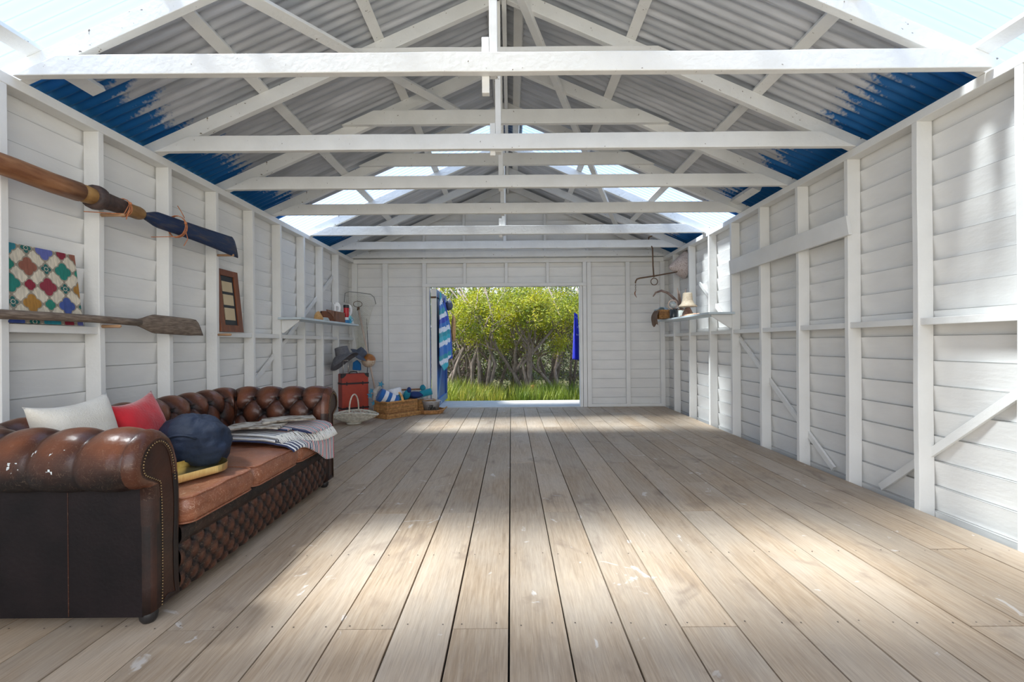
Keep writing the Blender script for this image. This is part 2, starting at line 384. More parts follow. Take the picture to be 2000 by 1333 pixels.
# roof -------------------------------------------------------------
def roof_mat(name, clear):
    m = bpy.data.materials.new(name); m.use_nodes = True
    nt = m.node_tree; N = nt.nodes; L = nt.links; B = N['Principled BSDF']
    if clear:
        N.remove(B); o = N['Material Output']
        tr = N.new('ShaderNodeBsdfTransparent'); 
        lw = N.new('ShaderNodeLayerWeight'); lw.inputs[0].default_value = .45
        rr = N.new('ShaderNodeValToRGB'); rr.color_ramp.elements[0].position = .45; rr.color_ramp.elements[1].position = .85
        rr.color_ramp.elements[0].color = (.80,.90,1,1); rr.color_ramp.elements[1].color = (.58,.72,.94,1)
        L.new(lw.outputs['Facing'], rr.inputs[0]); L.new(rr.outputs[0], tr.inputs[0])
        tl = N.new('ShaderNodeBsdfTranslucent'); tl.inputs[0].default_value = (.93,.95,1,1)
        gl = N.new('ShaderNodeBsdfGlossy'); gl.inputs['Roughness'].default_value = .25
        m1 = N.new('ShaderNodeMixShader'); m1.inputs[0].default_value = .07; L.new(tr.outputs[0], m1.inputs[1]); L.new(tl.outputs[0], m1.inputs[2])
        m2 = N.new('ShaderNodeMixShader'); m2.inputs[0].default_value = .02; L.new(m1.outputs[0], m2.inputs[1]); L.new(gl.outputs[0], m2.inputs[2])
        L.new(m2.outputs[0], o.inputs[0]); return m
    geo = N.new('ShaderNodeNewGeometry'); sx = N.new('ShaderNodeSeparateXYZ'); L.new(geo.outputs['Position'], sx.inputs[0])
    sub = N.new('ShaderNodeMath'); sub.operation = 'SUBTRACT'; sub.inputs[1].default_value = XM; L.new(sx.outputs[0], sub.inputs[0])
    ab = N.new('ShaderNodeMath'); ab.operation = 'ABSOLUTE'; L.new(sub.outputs[0], ab.inputs[0])
    mp = N.new('ShaderNodeMapping'); mp.inputs['Scale'].default_value = (2.2, 13, 1); L.new(geo.outputs['Position'], mp.inputs['Vector'])
    n1 = N.new('ShaderNodeTexNoise'); n1.inputs['Scale'].default_value = 1.; n1.inputs['Detail'].default_value = 3; L.new(mp.outputs[0], n1.inputs['Vector'])
    n3 = N.new('ShaderNodeTexNoise'); n3.inputs['Scale'].default_value = 45.; n3.inputs['Detail'].default_value = 3; L.new(geo.outputs['Position'], n3.inputs['Vector'])
    ma = N.new('ShaderNodeMath'); ma.operation = 'MULTIPLY_ADD'; ma.inputs[1].default_value = .55; L.new(n1.outputs['Fac'], ma.inputs[0]); L.new(ab.outputs[0], ma.inputs[2])
    mb_ = N.new('ShaderNodeMath'); mb_.operation = 'MULTIPLY_ADD'; mb_.inputs[1].default_value = .30; L.new(n3.outputs['Fac'], mb_.inputs[0]); L.new(ma.outputs[0], mb_.inputs[2])
    # crests catch more spray than valleys
    wv = N.new('ShaderNodeMath'); wv.operation = 'MULTIPLY'; wv.inputs[1].default_value = 2*PI/.076; L.new(sx.outputs[1], wv.inputs[0])
    sn = N.new('ShaderNodeMath'); sn.operation = 'SINE'; L.new(wv.outputs[0], sn.inputs[0])
    mc = N.new('ShaderNodeMath'); mc.operation = 'MULTIPLY_ADD'; mc.inputs[1].default_value = .05; L.new(sn.outputs[0], mc.inputs[0]); L.new(mb_.outputs[0], mc.inputs[2])
    r = N.new('ShaderNodeMapRange'); r.inputs[1].default_value = 2.87; r.inputs[2].default_value = 2.98; L.new(mc.outputs[0], r.inputs[0])
    mp2 = N.new('ShaderNodeMapping'); mp2.inputs['Scale'].default_value = (.7, 5, 1); L.new(geo.outputs['Position'], mp2.inputs['Vector'])
    n2 = N.new('ShaderNodeTexNoise'); n2.inputs['Scale'].default_value = 2.; n2.inputs['Detail'].default_value = 8; L.new(mp2.outputs[0], n2.inputs['Vector'])
    cr = N.new('ShaderNodeValToRGB'); cr.color_ramp.elements[0].position = .35; cr.color_ramp.elements[1].position = .68
    cr.color_ramp.elements[0].color = (.40,.42,.45,1); cr.color_ramp.elements[1].color = (.64,.66,.70,1); L.new(n2.outputs['Fac'], cr.inputs[0])
    mx = N.new('ShaderNodeMix'); mx.data_type = 'RGBA'; mx.inputs['B'].default_value = (.012,.14,.40,1)
    L.new(r.outputs[0], mx.inputs['Factor']); L.new(cr.outputs[0], mx.inputs['A']); L.new(mx.outputs['Result'], B.inputs['Base Color'])
    B.inputs['Roughness'].default_value = .42; B.inputs['Metallic'].default_value = .35
    return m
METAL = roof_mat('galvanised_sheet', False); CLEAR = roof_mat('clear_sheet', True)
CUTS = [(YF, 1.60, 0), (1.60, 2.64, 1), (2.64, 5.60, 0), (5.60, 6.45, 1), (6.45, 8.15, 0)]
nw = 0
for sgn, side in ((-1, 'left'), (1, 'right')):
    solid = MB()
    for y0, y1, cl in CUTS:
        mb = MB() if cl else solid
        n = int((y1-y0+.05)/.0095)
        def fn(u, v):
            y = lerp(y0-.02, y1+.02, u); d = lerp(.0, 2.97, v)
            z = zr(d)+.158+.0125*math.sin(2*PI*y/.076)+(.012 if cl else 0)
            return Vector((XM+sgn*d, y, z))
        mb.grid(fn, n, 3)
        if cl:
            nw += 1; struct(mb.build(f'window_{nw}', CLEAR, smooth=True))
    o = struct(solid.build('ceiling', METAL, smooth=True))
# ridge cap + ridge board
struct(MB().prism([(XM-.2, zr(.2)+.175), (XM, zr(0)+.19), (XM+.2, zr(.2)+.175), (XM, zr(0)+.2)], 'y', YF, 8.15).build('trim_11', METAL))
struct(MB().box(XM-.018, XM+.018, YF, YC, 3.70, 3.875).build('trim_12', PAINTB, bevel=.003))

def slopebar(d, w, t, y0, y1, sgn, lift=.116):
    p0 = Vector((XM+sgn*d, y0, zr(d)+lift+t/2)); p1 = Vector((XM+sgn*d, y1, zr(d)+lift+t/2))
    up = Vector((sgn*SL, 0, 1)).normalized()
    return MB().beam(p0, p1, w, t, up=up)
for sgn, side, ds in ((-1, 'left', (.10, .967, 1.857)), (1, 'right', (.12, .98, 1.95))):
    for d, nm in zip(ds, ('beside the ridge', 'halfway up', 'lowest full-length one')):
        o = slopebar(d, .08, .036, YF, YC, sgn).build('roof_batten', PAINTB, bevel=.003)
        tag(o, f'white roof batten running the shed length on the {side} slope, {nm}', 'roof batten', f'battens of the {side} roof slope')
tag(slopebar(2.60, .09, .036, YF, 2.92, -1).build('roof_batten', PAINTB, bevel=.003), 'short flaking eave batten at the upper left, ending past the nearest tie beam', 'roof batten')
tag(slopebar(2.66, .09, .036, YF, 2.62, 1).build('roof_batten', PAINTB, bevel=.003), 'short white eave batten in the upper right corner beside the clear sheet', 'roof batten')
tag(slopebar(2.60, .09, .05, 4.72, 5.2, 1, .07).build('roof_block', PAINTB, bevel=.003), 'small loose white block lodged at the right eave', 'timber block')

TY = [2.47, 3.45, 4.30, 5.15, 6.12, 7.05]
near_names = ['nearest', 'second', 'third', 'fourth', 'fifth', 'sixth and farthest']
def tie(mb, y, zb, zt, bow=0):
    n = 16
    db = HALF; dt = HALF-(zt-zb)/SL
    if zb > 2.7: db = (zr(0)+.115-zb)/SL; dt = (zr(0)+.115-zt)/SL
    pb = []; pt = []
    for i in range(n+1):
        t = -1+2*i/n; bw = bow*(1-t*t)+.004*nz(i*.7, y)
        pb.append((XM+t*db, zb+bw)); pt.append((XM+t*dt, zt+bw+.003*nz(i*.6, y+5)))
    mb.prism(pb+pt[::-1], 'y', y, y+.045)
for i, y in enumerate(TY):
    t = thing('roof_truss', f'white timber roof truss, the {near_names[i]} from the viewer', 'roof truss', (XM, y, ZP), 'white roof trusses')
    for sgn in (-1, 1):
        pts = [(2.80, ZP+.001), (2.667, ZP+.001), (0.02, zr(.02)), (0.02, zr(.02)+.114), (2.80, zr(2.80)+.114)]
        pts = [(XM+sgn*d, z) for d, z in pts]
        mb = MB().prism(pts, 'y', y+.046, y+.094); mb.build('rafter', PAINTB, t, bevel=.003)
    mb = MB(); tie(mb, y, ZP+.001, ZP+(.108 if i == 0 else .118), [0.0, .0, .0, .0, -.005, 0][i]); mb.build('tie_beam', PAINTB, t, bevel=.004)
    kx = -.085
    mb = MB().box(kx-.022, kx+.022, y+.046, y+.11, ZP+.0 if i else ZP+.02, 3.76); mb.build('king_post', PAINTB, t, bevel=.003)
    if i in (1, 2, 3):
        zc = [3.22, 3.185, 3.13][i-1]
        mb = MB(); tie(mb, y, zc, zc+.135); mb.build('collar_tie', PAINTB, t, bevel=.003)
    if i in (0, 1, 4):
        mb = MB().box(kx-.064, kx-.023, y+.046, y+.085, ZP-(.09 if i == 0 else .03), ZP+.22); mb.build('cleat', PAINTB, t, bevel=.003)
t = thing('gable_truss', 'white rafters and tie beam set against the back gable wall', 'roof truss', (XM, 7.72, ZP))
for sgn in (-1, 1):
    pts = [(2.80, ZP+.001), (2.667, ZP+.001), (0.02, zr(.02)), (0.02, zr(.02)+.114), (2.80, zr(2.80)+.114)]
    MB().prism([(XM+sgn*d, z) for d, z in pts], 'y', 7.78, 7.825).build('rafter', PAINTB, t, bevel=.003)
mb = MB(); tie(mb, 7.73, ZP+.001, ZP+.10); mb.build('tie_beam', PAINTB, t, bevel=.003)
# wind braces under the rafters
def wind(d0, y0, d1, y1, sgn):
    up = Vector((sgn*SL, 0, 1)).normalized()
    return MB().beam((XM+sgn*d0, y0, zr(d0)-.016), (XM+sgn*d1, y1, zr(d1)-.016), .075, .03, up=up)
tag(wind(1.95, 1.5, .50, 4.72, -1).build('wind_brace', PAINTB, bevel=.003), 'white diagonal roof brace climbing the left slope under the rafters', 'roof brace')
tag(wind(.09, 3.3, 1.80, 7.45, 1).build('wind_brace', PAINTB, bevel=.003), 'white diagonal roof brace descending the right slope from the ridge', 'roof brace')

# ground around
GR = mat('sandy_grass_ground', (.05,.06,.02), (.11,.10,.045), 3, rough=.95, bump=.5, bscale=20)
def gfn(u, v):
    x = lerp(-30, 30, u); y = lerp(-25, 45, v); z = -.33
    return Vector((x, y, z+.05*nz(x*.4, y*.4)+ (max(0, y-15)*.08)))
gm = MB().grid(gfn, 60, 70).build('ground', GR, smooth=True); struct(gm)
# ------------------------------------------------------------------ chesterfield sofa
def leather(name, dark, mid, light, rough=.34):
    m = bpy.data.materials.new(name); m.use_nodes = True
    nt = m.node_tree; N = nt.nodes; L = nt.links; B = N['Principled BSDF']; B.inputs['Roughness'].default_value = rough
    tc = N.new('ShaderNodeTexCoord'); at = N.new('ShaderNodeAttribute'); at.attribute_name = 'tint'
    sep = N.new('ShaderNodeSeparateColor'); L.new(at.outputs['Color'], sep.inputs[0])
    n = N.new('ShaderNodeTexNoise'); n.inputs['Scale'].default_value = 9; n.inputs['Detail'].default_value = 8; L.new(tc.outputs['Object'], n.inputs['Vector'])
    a = N.new('ShaderNodeMath'); a.operation = 'MULTIPLY_ADD'; a.inputs[1].default_value = .5; a.inputs[2].default_value = -.25; L.new(n.outputs['Fac'], a.inputs[0])
    s = N.new('ShaderNodeMath'); s.operation = 'ADD'; L.new(a.outputs[0], s.inputs[0]); L.new(sep.outputs[0], s.inputs[1])
    r = N.new('ShaderNodeValToRGB'); e = r.color_ramp.elements; e[0].position = .08; e[0].color = (*dark, 1); e[1].position = .95; e[1].color = (*light, 1)
    k = e.new(.5); k.color = (*mid, 1); L.new(s.outputs[0], r.inputs[0]); out = r.outputs[0]
    # fine pale scratches / crackle
    n2 = N.new('ShaderNodeTexNoise'); n2.inputs['Scale'].default_value = 34; n2.inputs['Detail'].default_value = 2; n2.inputs['Distortion'].default_value = 1.2; L.new(tc.outputs['Object'], n2.inputs['Vector'])
    b = N.new('ShaderNodeMath'); b.operation = 'SUBTRACT'; b.inputs[1].default_value = .5; L.new(n2.outputs['Fac'], b.inputs[0])
    c = N.new('ShaderNodeMath'); c.operation = 'ABSOLUTE'; L.new(b.outputs[0], c.inputs[0])
    d = N.new('ShaderNodeMapRange'); d.inputs[1].default_value = .012; d.inputs[2].default_value = .002; L.new(c.outputs[0], d.inputs[0])
    g = N.new('ShaderNodeMath'); g.operation = 'MULTIPLY'; L.new(d.outputs[0], g.inputs[0]); L.new(sep.outputs[1], g.inputs[1])
    mx = N.new('ShaderNodeMix'); mx.data_type = 'RGBA'; mx.inputs['B'].default_value = (.62, .42, .30, 1)
    L.new(g.outputs[0], mx.inputs['Factor']); L.new(out, mx.inputs['A']); out = mx.outputs['Result']
    # chipped white marks where blue channel says so
    n4 = N.new('ShaderNodeTexNoise'); n4.inputs['Scale'].default_value = 38; n4.inputs['Detail'].default_value = 3; L.new(tc.outputs['Object'], n4.inputs['Vector'])
    d4 = N.new('ShaderNodeMapRange'); d4.inputs[1].default_value = .57; d4.inputs[2].default_value = .62; L.new(n4.outputs['Fac'], d4.inputs[0])
    g4 = N.new('ShaderNodeMath'); g4.operation = 'MULTIPLY'; L.new(d4.outputs[0], g4.inputs[0]); L.new(sep.outputs[2], g4.inputs[1])
    mx4 = N.new('ShaderNodeMix'); mx4.data_type = 'RGBA'; mx4.inputs['B'].default_value = (.66, .72, .74, 1)
    L.new(g4.outputs[0], mx4.inputs['Factor']); L.new(out, mx4.inputs['A'])
    L.new(mx4.outputs['Result'], B.inputs['Base Color'])
    rm = N.new('ShaderNodeMapRange'); rm.inputs[1].default_value = .02; rm.inputs[2].default_value = .35; rm.inputs[3].default_value = .62; rm.inputs[4].default_value = rough; L.new(sep.outputs[0], rm.inputs[0]); L.new(rm.outputs[0], B.inputs['Roughness'])
    B.inputs['Specular IOR Level'].default_value = .4
    n3 = N.new('ShaderNodeTexNoise'); n3.inputs['Scale'].default_value = 60; n3.inputs['Detail'].default_value = 4; L.new(tc.outputs['Object'], n3.inputs['Vector'])
    bp = N.new('ShaderNodeBump'); bp.inputs['Strength'].default_value = .18; bp.inputs['Distance'].default_value = .006; L.new(n3.outputs['Fac'], bp.inputs['Height']); L.new(bp.outputs[0], B.inputs['Normal'])
    return m
LEA = leather('brown_leather', (.007,.004,.004), (.075,.025,.013), (.24,.078,.033), .30)
LEAC = leather('tan_leather', (.10,.035,.018), (.27,.10,.052), (.42,.18,.10), .36)

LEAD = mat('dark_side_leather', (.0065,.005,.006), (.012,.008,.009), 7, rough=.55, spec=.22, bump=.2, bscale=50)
sofa = thing('chesterfield_sofa', 'worn dark brown leather chesterfield sofa with buttoned back against the left wall', 'sofa', (-1.9, 2.66, 0))
SX0, SX1 = -2.08, -1.44        # seat: back line / front line
SY0, SY1 = 1.93, 3.43          # inner faces of the arms
PROF = [(.0,.30),(-.004,.38),(-.006,.46),(-.002,.54),(.006,.61),(.020,.675),(.048,.728),(.088,.762),(.132,.775),(.176,.765),(.214,.740),
        (.243,.700),(.256,.655),(.252,.610),(.232,.575),(.200,.556),(.170,.550)]
def cat_eval(P, t):
    n = len(P)-1; x = t*n; i = min(int(x), n-1); f = x-i
    p = [P[max(0, min(n, i+k))] for k in (-1, 0, 1, 2)]
    return tuple(.5*((2*p[1][k])+(-p[0][k]+p[2][k])*f+(2*p[0][k]-5*p[1][k]+4*p[2][k]-p[3][k])*f*f+(-p[0][k]+3*p[1][k]-3*p[2][k]+p[3][k])*f**3) for k in (0, 1))
# resample the profile by length
fine_ = [cat_eval(PROF, i/400) for i in range(401)]
cum = [0]
for a, b in zip(fine_[:-1], fine_[1:]): cum.append(cum[-1]+math.hypot(b[0]-a[0], b[1]-a[1]))
PL = cum[-1]
def prof(l):
    l = max(0, min(PL, l)); lo = 0; hi = 400
    while hi-lo > 1:
        m = (lo+hi)//2
        if cum[m] <= l: lo = m
        else: hi = m
    f = (l-cum[lo])/max(1e-9, cum[hi]-cum[lo]); return (lerp(fine_[lo][0], fine_[hi][0], f), lerp(fine_[lo][1], fine_[hi][1], f))
def prof_n(l):
    a = prof(l-.008); b = prof(l+.008); dx, dz = b[0]-a[0], b[1]-a[1]; k = math.hypot(dx, dz) or 1
    return (-dz/k, dx/k)       # outward (towards the sitter on the inner face, up on top, away behind)
LA = SX1-SX0; LB = SY1-SY0; FAN = .20
SEGS = [LA, FAN, LB, FAN, LA]; ST = sum(SEGS)
def path(s):
    """point on the inner line, outward direction"""
    if s < LA: return Vector((SX1-s, SY0, 0)), Vector((0, -1, 0))
    s -= LA
    if s < FAN:
        a = s/FAN*PI/2; return Vector((SX0, SY0, 0)), Vector((-math.sin(a), -math.cos(a), 0))
    s -= FAN
    if s < LB: return Vector((SX0, SY0+s, 0)), Vector((-1, 0, 0))
    s -= LB
    if s < FAN:
        a = s/FAN*PI/2; return Vector((SX0, SY1, 0)), Vector((-math.cos(a), math.sin(a), 0))
    s -= FAN
    return Vector((SX0+s, SY1, 0)), Vector((0, 1, 0))
A_ = ST/18.0; TB = .115; T0 = .185
LTOP = [c for c, p in zip(cum, fine_) if p[1] > .774][0]
def tuft(s, l):
    """(height 0..1 of the padding, crease mask)"""
    u = s/A_
    if l < T0+2.02*TB:
        v = (l-T0)/(2*TB)
        p = u+v; q = u-v
        h = (abs(math.sin(PI*p))*abs(math.sin(PI*q)))**.42
        bp_, bq = round(p), round(q)
        du = ((p-bp_)+(q-bq))/2*A_; dv = ((p-bp_)-(q-bq))*TB
        d = math.hypot(du, dv)
        pit = math.exp(-(d/.016)**2)
        if l < T0-.3*TB:
            f = smoothstep(T0-1.1*TB, T0-.3*TB, l); h = lerp(abs(math.sin(PI*(u)))**.5*.7+.3, h, f); pit *= f
        return h, pit
    # pleats running over the roll from the top buttons
    f = smoothstep(PL, T0+2.0*TB, l)
    o = .0 if True else .5
    h = abs(math.sin(PI*(u)))**(.5)
    return 1-(1-h)*(.25+.75*f), 0
def arm_surface(s0, s1, ds=.0075, dl=.0075, chips=False):
    mb = MB(); ns = max(4, int((s1-s0)/ds)); nl = int(PL/dl)
    H = {}
    def fn(u, v):
        s = lerp(s0, s1, u); l = v*PL
        P0, D = path(s); o, z = prof(l); n = prof_n(l)
        h, pit = tuft(s, l)
        endf = smoothstep(0, .05, s)*smoothstep(0, .05, ST-s)
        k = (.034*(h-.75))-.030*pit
        if l < T0-.6*TB: k *= .6
        k *= (.25+.75*endf)
        wr = .0022*nz(s*38, l*16, 3)*(1-h*.6)
        o2 = o+n[0]*(k+wr); z2 = z+n[1]*(k+wr)
        H[(round(u*(ns-1)), round(v*(nl-1)))] = (h, pit, l, s, z2)
        return P0+D*o2+Vector((0, 0, z2))
    def col(u, v):
        h, pit, l, s, z = H[(min(ns-1, int(u*(ns-1))), min(nl-1, int(v*(nl-1))))]
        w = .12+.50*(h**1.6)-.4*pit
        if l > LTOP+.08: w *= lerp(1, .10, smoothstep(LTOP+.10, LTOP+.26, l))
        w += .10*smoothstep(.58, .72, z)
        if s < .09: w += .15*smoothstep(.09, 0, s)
        ch = 0
        if chips:
            for cs, cl_, cr_ in ((.235, LTOP+.15, .026), (.25, LTOP+.21, .012), (.39, LTOP+.19, .02), (.33, LTOP+.14, .010)):
                if math.hypot(s-cs, l-cl_) < cr_: ch = 1
        return (max(.02, min(1, w)), .10 if h > .4 else .02, ch)
    mb.grid(fn, ns, nl, col=col, flip=False)
    return mb
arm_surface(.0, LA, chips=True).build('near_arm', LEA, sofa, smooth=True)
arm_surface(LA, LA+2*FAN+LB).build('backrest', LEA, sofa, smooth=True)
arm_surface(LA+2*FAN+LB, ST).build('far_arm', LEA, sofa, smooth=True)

# arm fronts: rounded end caps following the scroll, with an inset facing panel and nail trim
OUT = [prof(i*PL/34) for i in range(35)]
outl = [(p[0], p[1]) for p in OUT]+[(.168,.50),(.166,.40),(.166,.28),(.166,.16),(.166,.055),(.12,.05),(.06,.05),(.0,.055),(.0,.13),(.0,.21)]
def inset(pts, r):
    """shrink outline along its normals, smoothed"""
    n = len(pts); res = []
    for i in range(n):
        a = pts[i-2]; b = pts[(i+2) % n]; dx, dz = b[0]-a[0], b[1]-a[1]; k = math.hypot(dx, dz) or 1
        res.append((pts[i][0]+dz/k*r, pts[i][1]-dx/k*r))
    return res
def armfront(sgn, y, nm):
    mb = MB(); rings = []
    R = .046
    for k in range(8):
        a = k/7*PI/2; rings.append((inset(outl, R*(1-math.cos(a))), R*math.sin(a)))
    i2 = inset(outl, R+.008); rings.append((i2, R-.004))
    n = len(outl); vs = []
    for ri, (pts, dx) in enumerate(rings):
        for i, (o, z) in enumerate(pts):
            wr = .003*nz(i*2.1+5*sgn, ri*.6) if .5 < z and 0 < ri < 8 else 0
            vs.append((SX1+dx+wr, y+sgn*o, z))
    fs = []; cs = []
    for r in range(len(rings)-1):
        for i in range(n):
            fs.append((r*n+i, r*n+(i+1) % n, (r+1)*n+(i+1) % n, (r+1)*n+i)); z = rings[r][0][i][1]
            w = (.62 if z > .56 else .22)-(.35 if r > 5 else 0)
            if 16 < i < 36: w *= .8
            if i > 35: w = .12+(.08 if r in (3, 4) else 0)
            cs.append((w, .12 if z > .55 else 0, 0))
    mb.add(vs, fs, cs)
    o = mb.build(nm, LEA, sofa, smooth=True)
    # inset facing
    f = MB(); i3 = inset(outl, R+.006); vs = [(SX1+R-.006, y+sgn*p[0], p[1]) for p in i3]
    f.col = (.24, 0, 0); f.add(vs, [tuple(range(n))])
    f.build('arm_facing', LEA, sofa)
    # nails on outer edge and round the scroll
    t = MB(); i4 = inset(outl, R+.002); L_ = []
    idx = list(range(10, n-5))
    pts = [Vector((SX1+R+.001, y+sgn*i4[i][0], i4[i][1])) for i in idx]
    acc = 0
    for a, b in zip(pts[:-1], pts[1:]):
        d = (b-a).length; k = 0.0
        while acc <= d:
            L_.append(a+(b-a)*(acc/d if d else 0)); acc += .0115
        acc -= d
    for p in L_: t.ball(p, .0038, 6, (.7, 1, 1))
    t.build('nailhead_trim', BRASS, sofa, smooth=True)['kind'] = 'stuff'
armfront(-1, SY0, 'near_arm_front'); armfront(1, SY1, 'far_arm_front')

# outer leather panels of arms and back
def panel(name, pts, nrm):
    mb = MB(); mb.col = (.05, 0, 0)
    mb.add(pts, [(0,1,2,3)]); return mb
mb = MB(); mb.col = (.03, 0, 0)
yo = SY0-.166; xo = SX0-.166; yo2 = SY1+.166
mb.box(xo, SX1+.002, yo, yo+.05, .05, .575)
mb.mi = 1; mb.col = (.35, .2, 0); mb.box(-1.724, -1.721, yo-.001, yo, .055, .56)
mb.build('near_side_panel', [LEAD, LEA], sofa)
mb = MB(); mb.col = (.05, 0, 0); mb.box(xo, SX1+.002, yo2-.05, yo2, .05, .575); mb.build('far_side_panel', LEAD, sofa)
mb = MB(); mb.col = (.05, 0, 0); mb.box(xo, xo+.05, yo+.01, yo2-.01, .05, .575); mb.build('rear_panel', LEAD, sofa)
mb = MB(); mb.col = (.03, 0, 0); mb.box(xo+.05, SX1-.03, yo+.05, yo2-.05, .06, .33); mb.build('seat_base', LEA, sofa)
# front rail: smooth lip + buttoned panel
def rail():
    mb = MB(); RP = [(.02,.345),(.045,.335),(.052,.315),(.05,.285),(.042,.268),(.036,.258),(.04,.245),(.045,.22),(.046,.17),(.045,.12),(.04,.075),(.03,.052),(.0,.05)]
    ns = 230; nl = 46; H = {}
    def fn(u, v):
        y = lerp(SY0-.005, SY1+.005, u); x, z = cat_eval(RP, v)
        k = 0; h = 1; pit = 0
        if z < .262:
            uu = (y-SY0)/.088; vv = (z-.062)/.096
            p = uu+vv; q = uu-vv; h = (abs(math.sin(PI*p))*abs(math.sin(PI*q)))**.4
            du = ((p-round(p))+(q-round(q)))/2*.088; dv = ((p-round(p))-(q-round(q)))/2*.096
            pit = math.exp(-(math.hypot(du, dv)/.009)**2); k = .013*(h-.7)-.010*pit
        else: k = .003*nz(y*14, z*20)
        H[(round(u*(ns-1)), round(v*(nl-1)))] = (h, pit, z)
        return Vector((SX1+x+k-.012, y, z))
    def col(u, v):
        h, pit, z = H[(min(ns-1, int(u*(ns-1))), min(nl-1, int(v*(nl-1))))]
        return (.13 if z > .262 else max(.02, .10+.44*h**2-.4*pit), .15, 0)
    mb.grid(fn, ns, nl, col=col); return mb
rail().build('front_rail', LEA, sofa, smooth=True)
for x, y in ((SX1-.02, yo+.06), (SX1-.02, yo2-.06), (xo+.07, yo+.06), (xo+.07, yo2-.06)):
    MB().lathe([(.0,.0),(.022,.0),(.030,.012),(.033,.03),(.028,.05),(.02,.056),(0,.056)], (x, y, 0), 16).build('foot', BLACK, sofa, smooth=True)
# seat cushions
for i in range(3):
    y0 = SY0+.5*i+.003; y1 = y0+.494; cx = (SX0+SX1+.065)/2; cy = (y0+y1)/2; hx = (SX1+.065-SX0)/2; hy = (y1-y0)/2
    mb = MB()
    def side(v):  # profile: from bottom centre to top centre, returns (scale inset, z)
        pass
    def fn(u, v, top=True):
        a = -1+2*u; b = -1+2*v
        X = cx+hx*a; Y = cy+hy*b
        e = (1-abs(a)**6)*(1-abs(b)**6)
        zt = .452+.030*(1-a*a)*(1-b*b)+.006*nz(X*7, Y*7, i)+.003*nz(X*25, Y*19, i)
        zb = .345
        r = 1-(max(abs(a), abs(b)))**14*.0
        z = zt if top else zb
        # rounded corners in plan
        if abs(a) > .8 and abs(b) > .8:
            ca = (abs(a)-.8)/.2; cb = (abs(b)-.8)/.2; k = math.hypot(ca, cb)
            if k > 1e-6:
                m = max(ca, cb)/k; ca *= m; cb *= m
            X = cx+hx*math.copysign(.8+.2*ca, a); Y = cy+hy*math.copysign(.8+.2*cb, b)
        return Vector((X, Y, z))
    nn = 34
    ctop = lambda u, v: (.42+.35*abs(nz(u*3+i, v*3)), .10+.5*smoothstep(.4,.95,u)*(1 if i==0 else .5), 0)
    mb.grid(lambda u, v: fn(u, v, True), nn, nn, col=ctop)
    mb.grid(lambda u, v: fn(u, v, False), nn, nn, flip=True, col=ctop)
    # wall band between, bulging
    ring = [(k/(nn-1), 0) for k in range(nn-1)]+[(1, k/(nn-1)) for k in range(nn-1)]+[(1-k/(nn-1), 1) for k in range(nn-1)]+[(0, 1-k/(nn-1)) for k in range(nn-1)]
    def band(u, v):
        q = ring[round(u*len(ring)) % len(ring)]; t = fn(q[0], q[1], True); b_ = fn(q[0], q[1], False)
        p = b_.lerp(t, v); c = Vector((cx, cy, 0)); d = Vector((p.x-cx, p.y-cy, 0)).normalized()
        return p+d*(.016*math.sin(PI*v) if abs(d.x) > .5 else 0)
    mb.grid(band, len(ring), 9, cu=True, flip=False, col=lambda u, v: (.36+.3*abs(nz(u*22, v*2, i)), .6, 0))
    c = mb.build('seat_cushion', LEAC, sofa, smooth=True, weld=True)
    for k, top in ((0, True), (1, False)):
        t = MB(); pts = []
        for q in ring[::2]:
            p = fn(q[0], q[1], top); d = Vector((p.x-cx, p.y-cy, 0)).normalized(); pts.append(p+d*.003)
        t.col = (.5, .5, 0); t.tube(pts, .0045, 6, closed=True); t.build('piping', LEAC, c, smooth=True); 

# ---------------------------------------------------------------- cushions and things lying on the sofa
def pillow(w, h, t, n=26, pinch=.10, wr=.006, seed=0):
    """local: face in XZ, thickness along Y, base at z=0"""
    mb = MB()
    def fn(sg):
        def f(u, v):
            a = -1+2*u; b = -1+2*v
            ea = 1-pinch*(1-b*b)*abs(a)**2; eb = 1-pinch*(1-a*a)*abs(b)**2
            k = ((1-abs(a)**2.6)*(1-abs(b)**2.6)); k = max(0, k)**.55
            return Vector((w/2*a*ea, sg*(t/2*k+wr*nz(a*2.5+seed, b*2.5, sg)*(k)), h/2+h/2*b*eb))
        return f
    mb.grid(fn(-1), n, n, flip=False); mb.grid(fn(1), n, n, flip=True)
    return mb
def place(mb, loc, rz, tilt=0, roll=0, pre=None):
    M_ = Matrix.Translation(loc) @ Matrix.Rotation(rz, 4, 'Z') @ Matrix.Rotation(tilt, 4, 'X') @ Matrix.Rotation(roll, 4, 'Y')
    return mb.xf(M_)
LINEN = mat('cream_linen', (.74,.70,.62), (.66,.62,.54), 7, rough=.95, bump=.5, bscale=180, sheen=.3)
REDC = mat('red_velvet', (.62,.008,.02), (.42,.004,.012), 9, rough=.8, bump=.3, bscale=90, sheen=.5)
NAVY = mat('navy_cloth', (.004,.011,.03), (.008,.019,.05), 8, rough=.75, bump=.7, bscale=24)
m_ = place(pillow(.37, .40, .19, seed=2, pinch=.16), Vector((-1.95, 2.12, .475)), math.radians(84), math.radians(-14), math.radians(-4))
tag(m_.build('throw_pillow', LINEN, smooth=True, weld=True), 'cream linen cushion behind the near arm of the leather sofa', 'cushion')
m_ = place(pillow(.33, .38, .15, seed=9, pinch=.18), Vector((-1.90, 2.43, .475)), math.radians(90), math.radians(-17), math.radians(-7))
tag(m_.build('throw_pillow', REDC, smooth=True, weld=True), 'bright red cushion leaning on the sofa back beside the cream one', 'cushion')
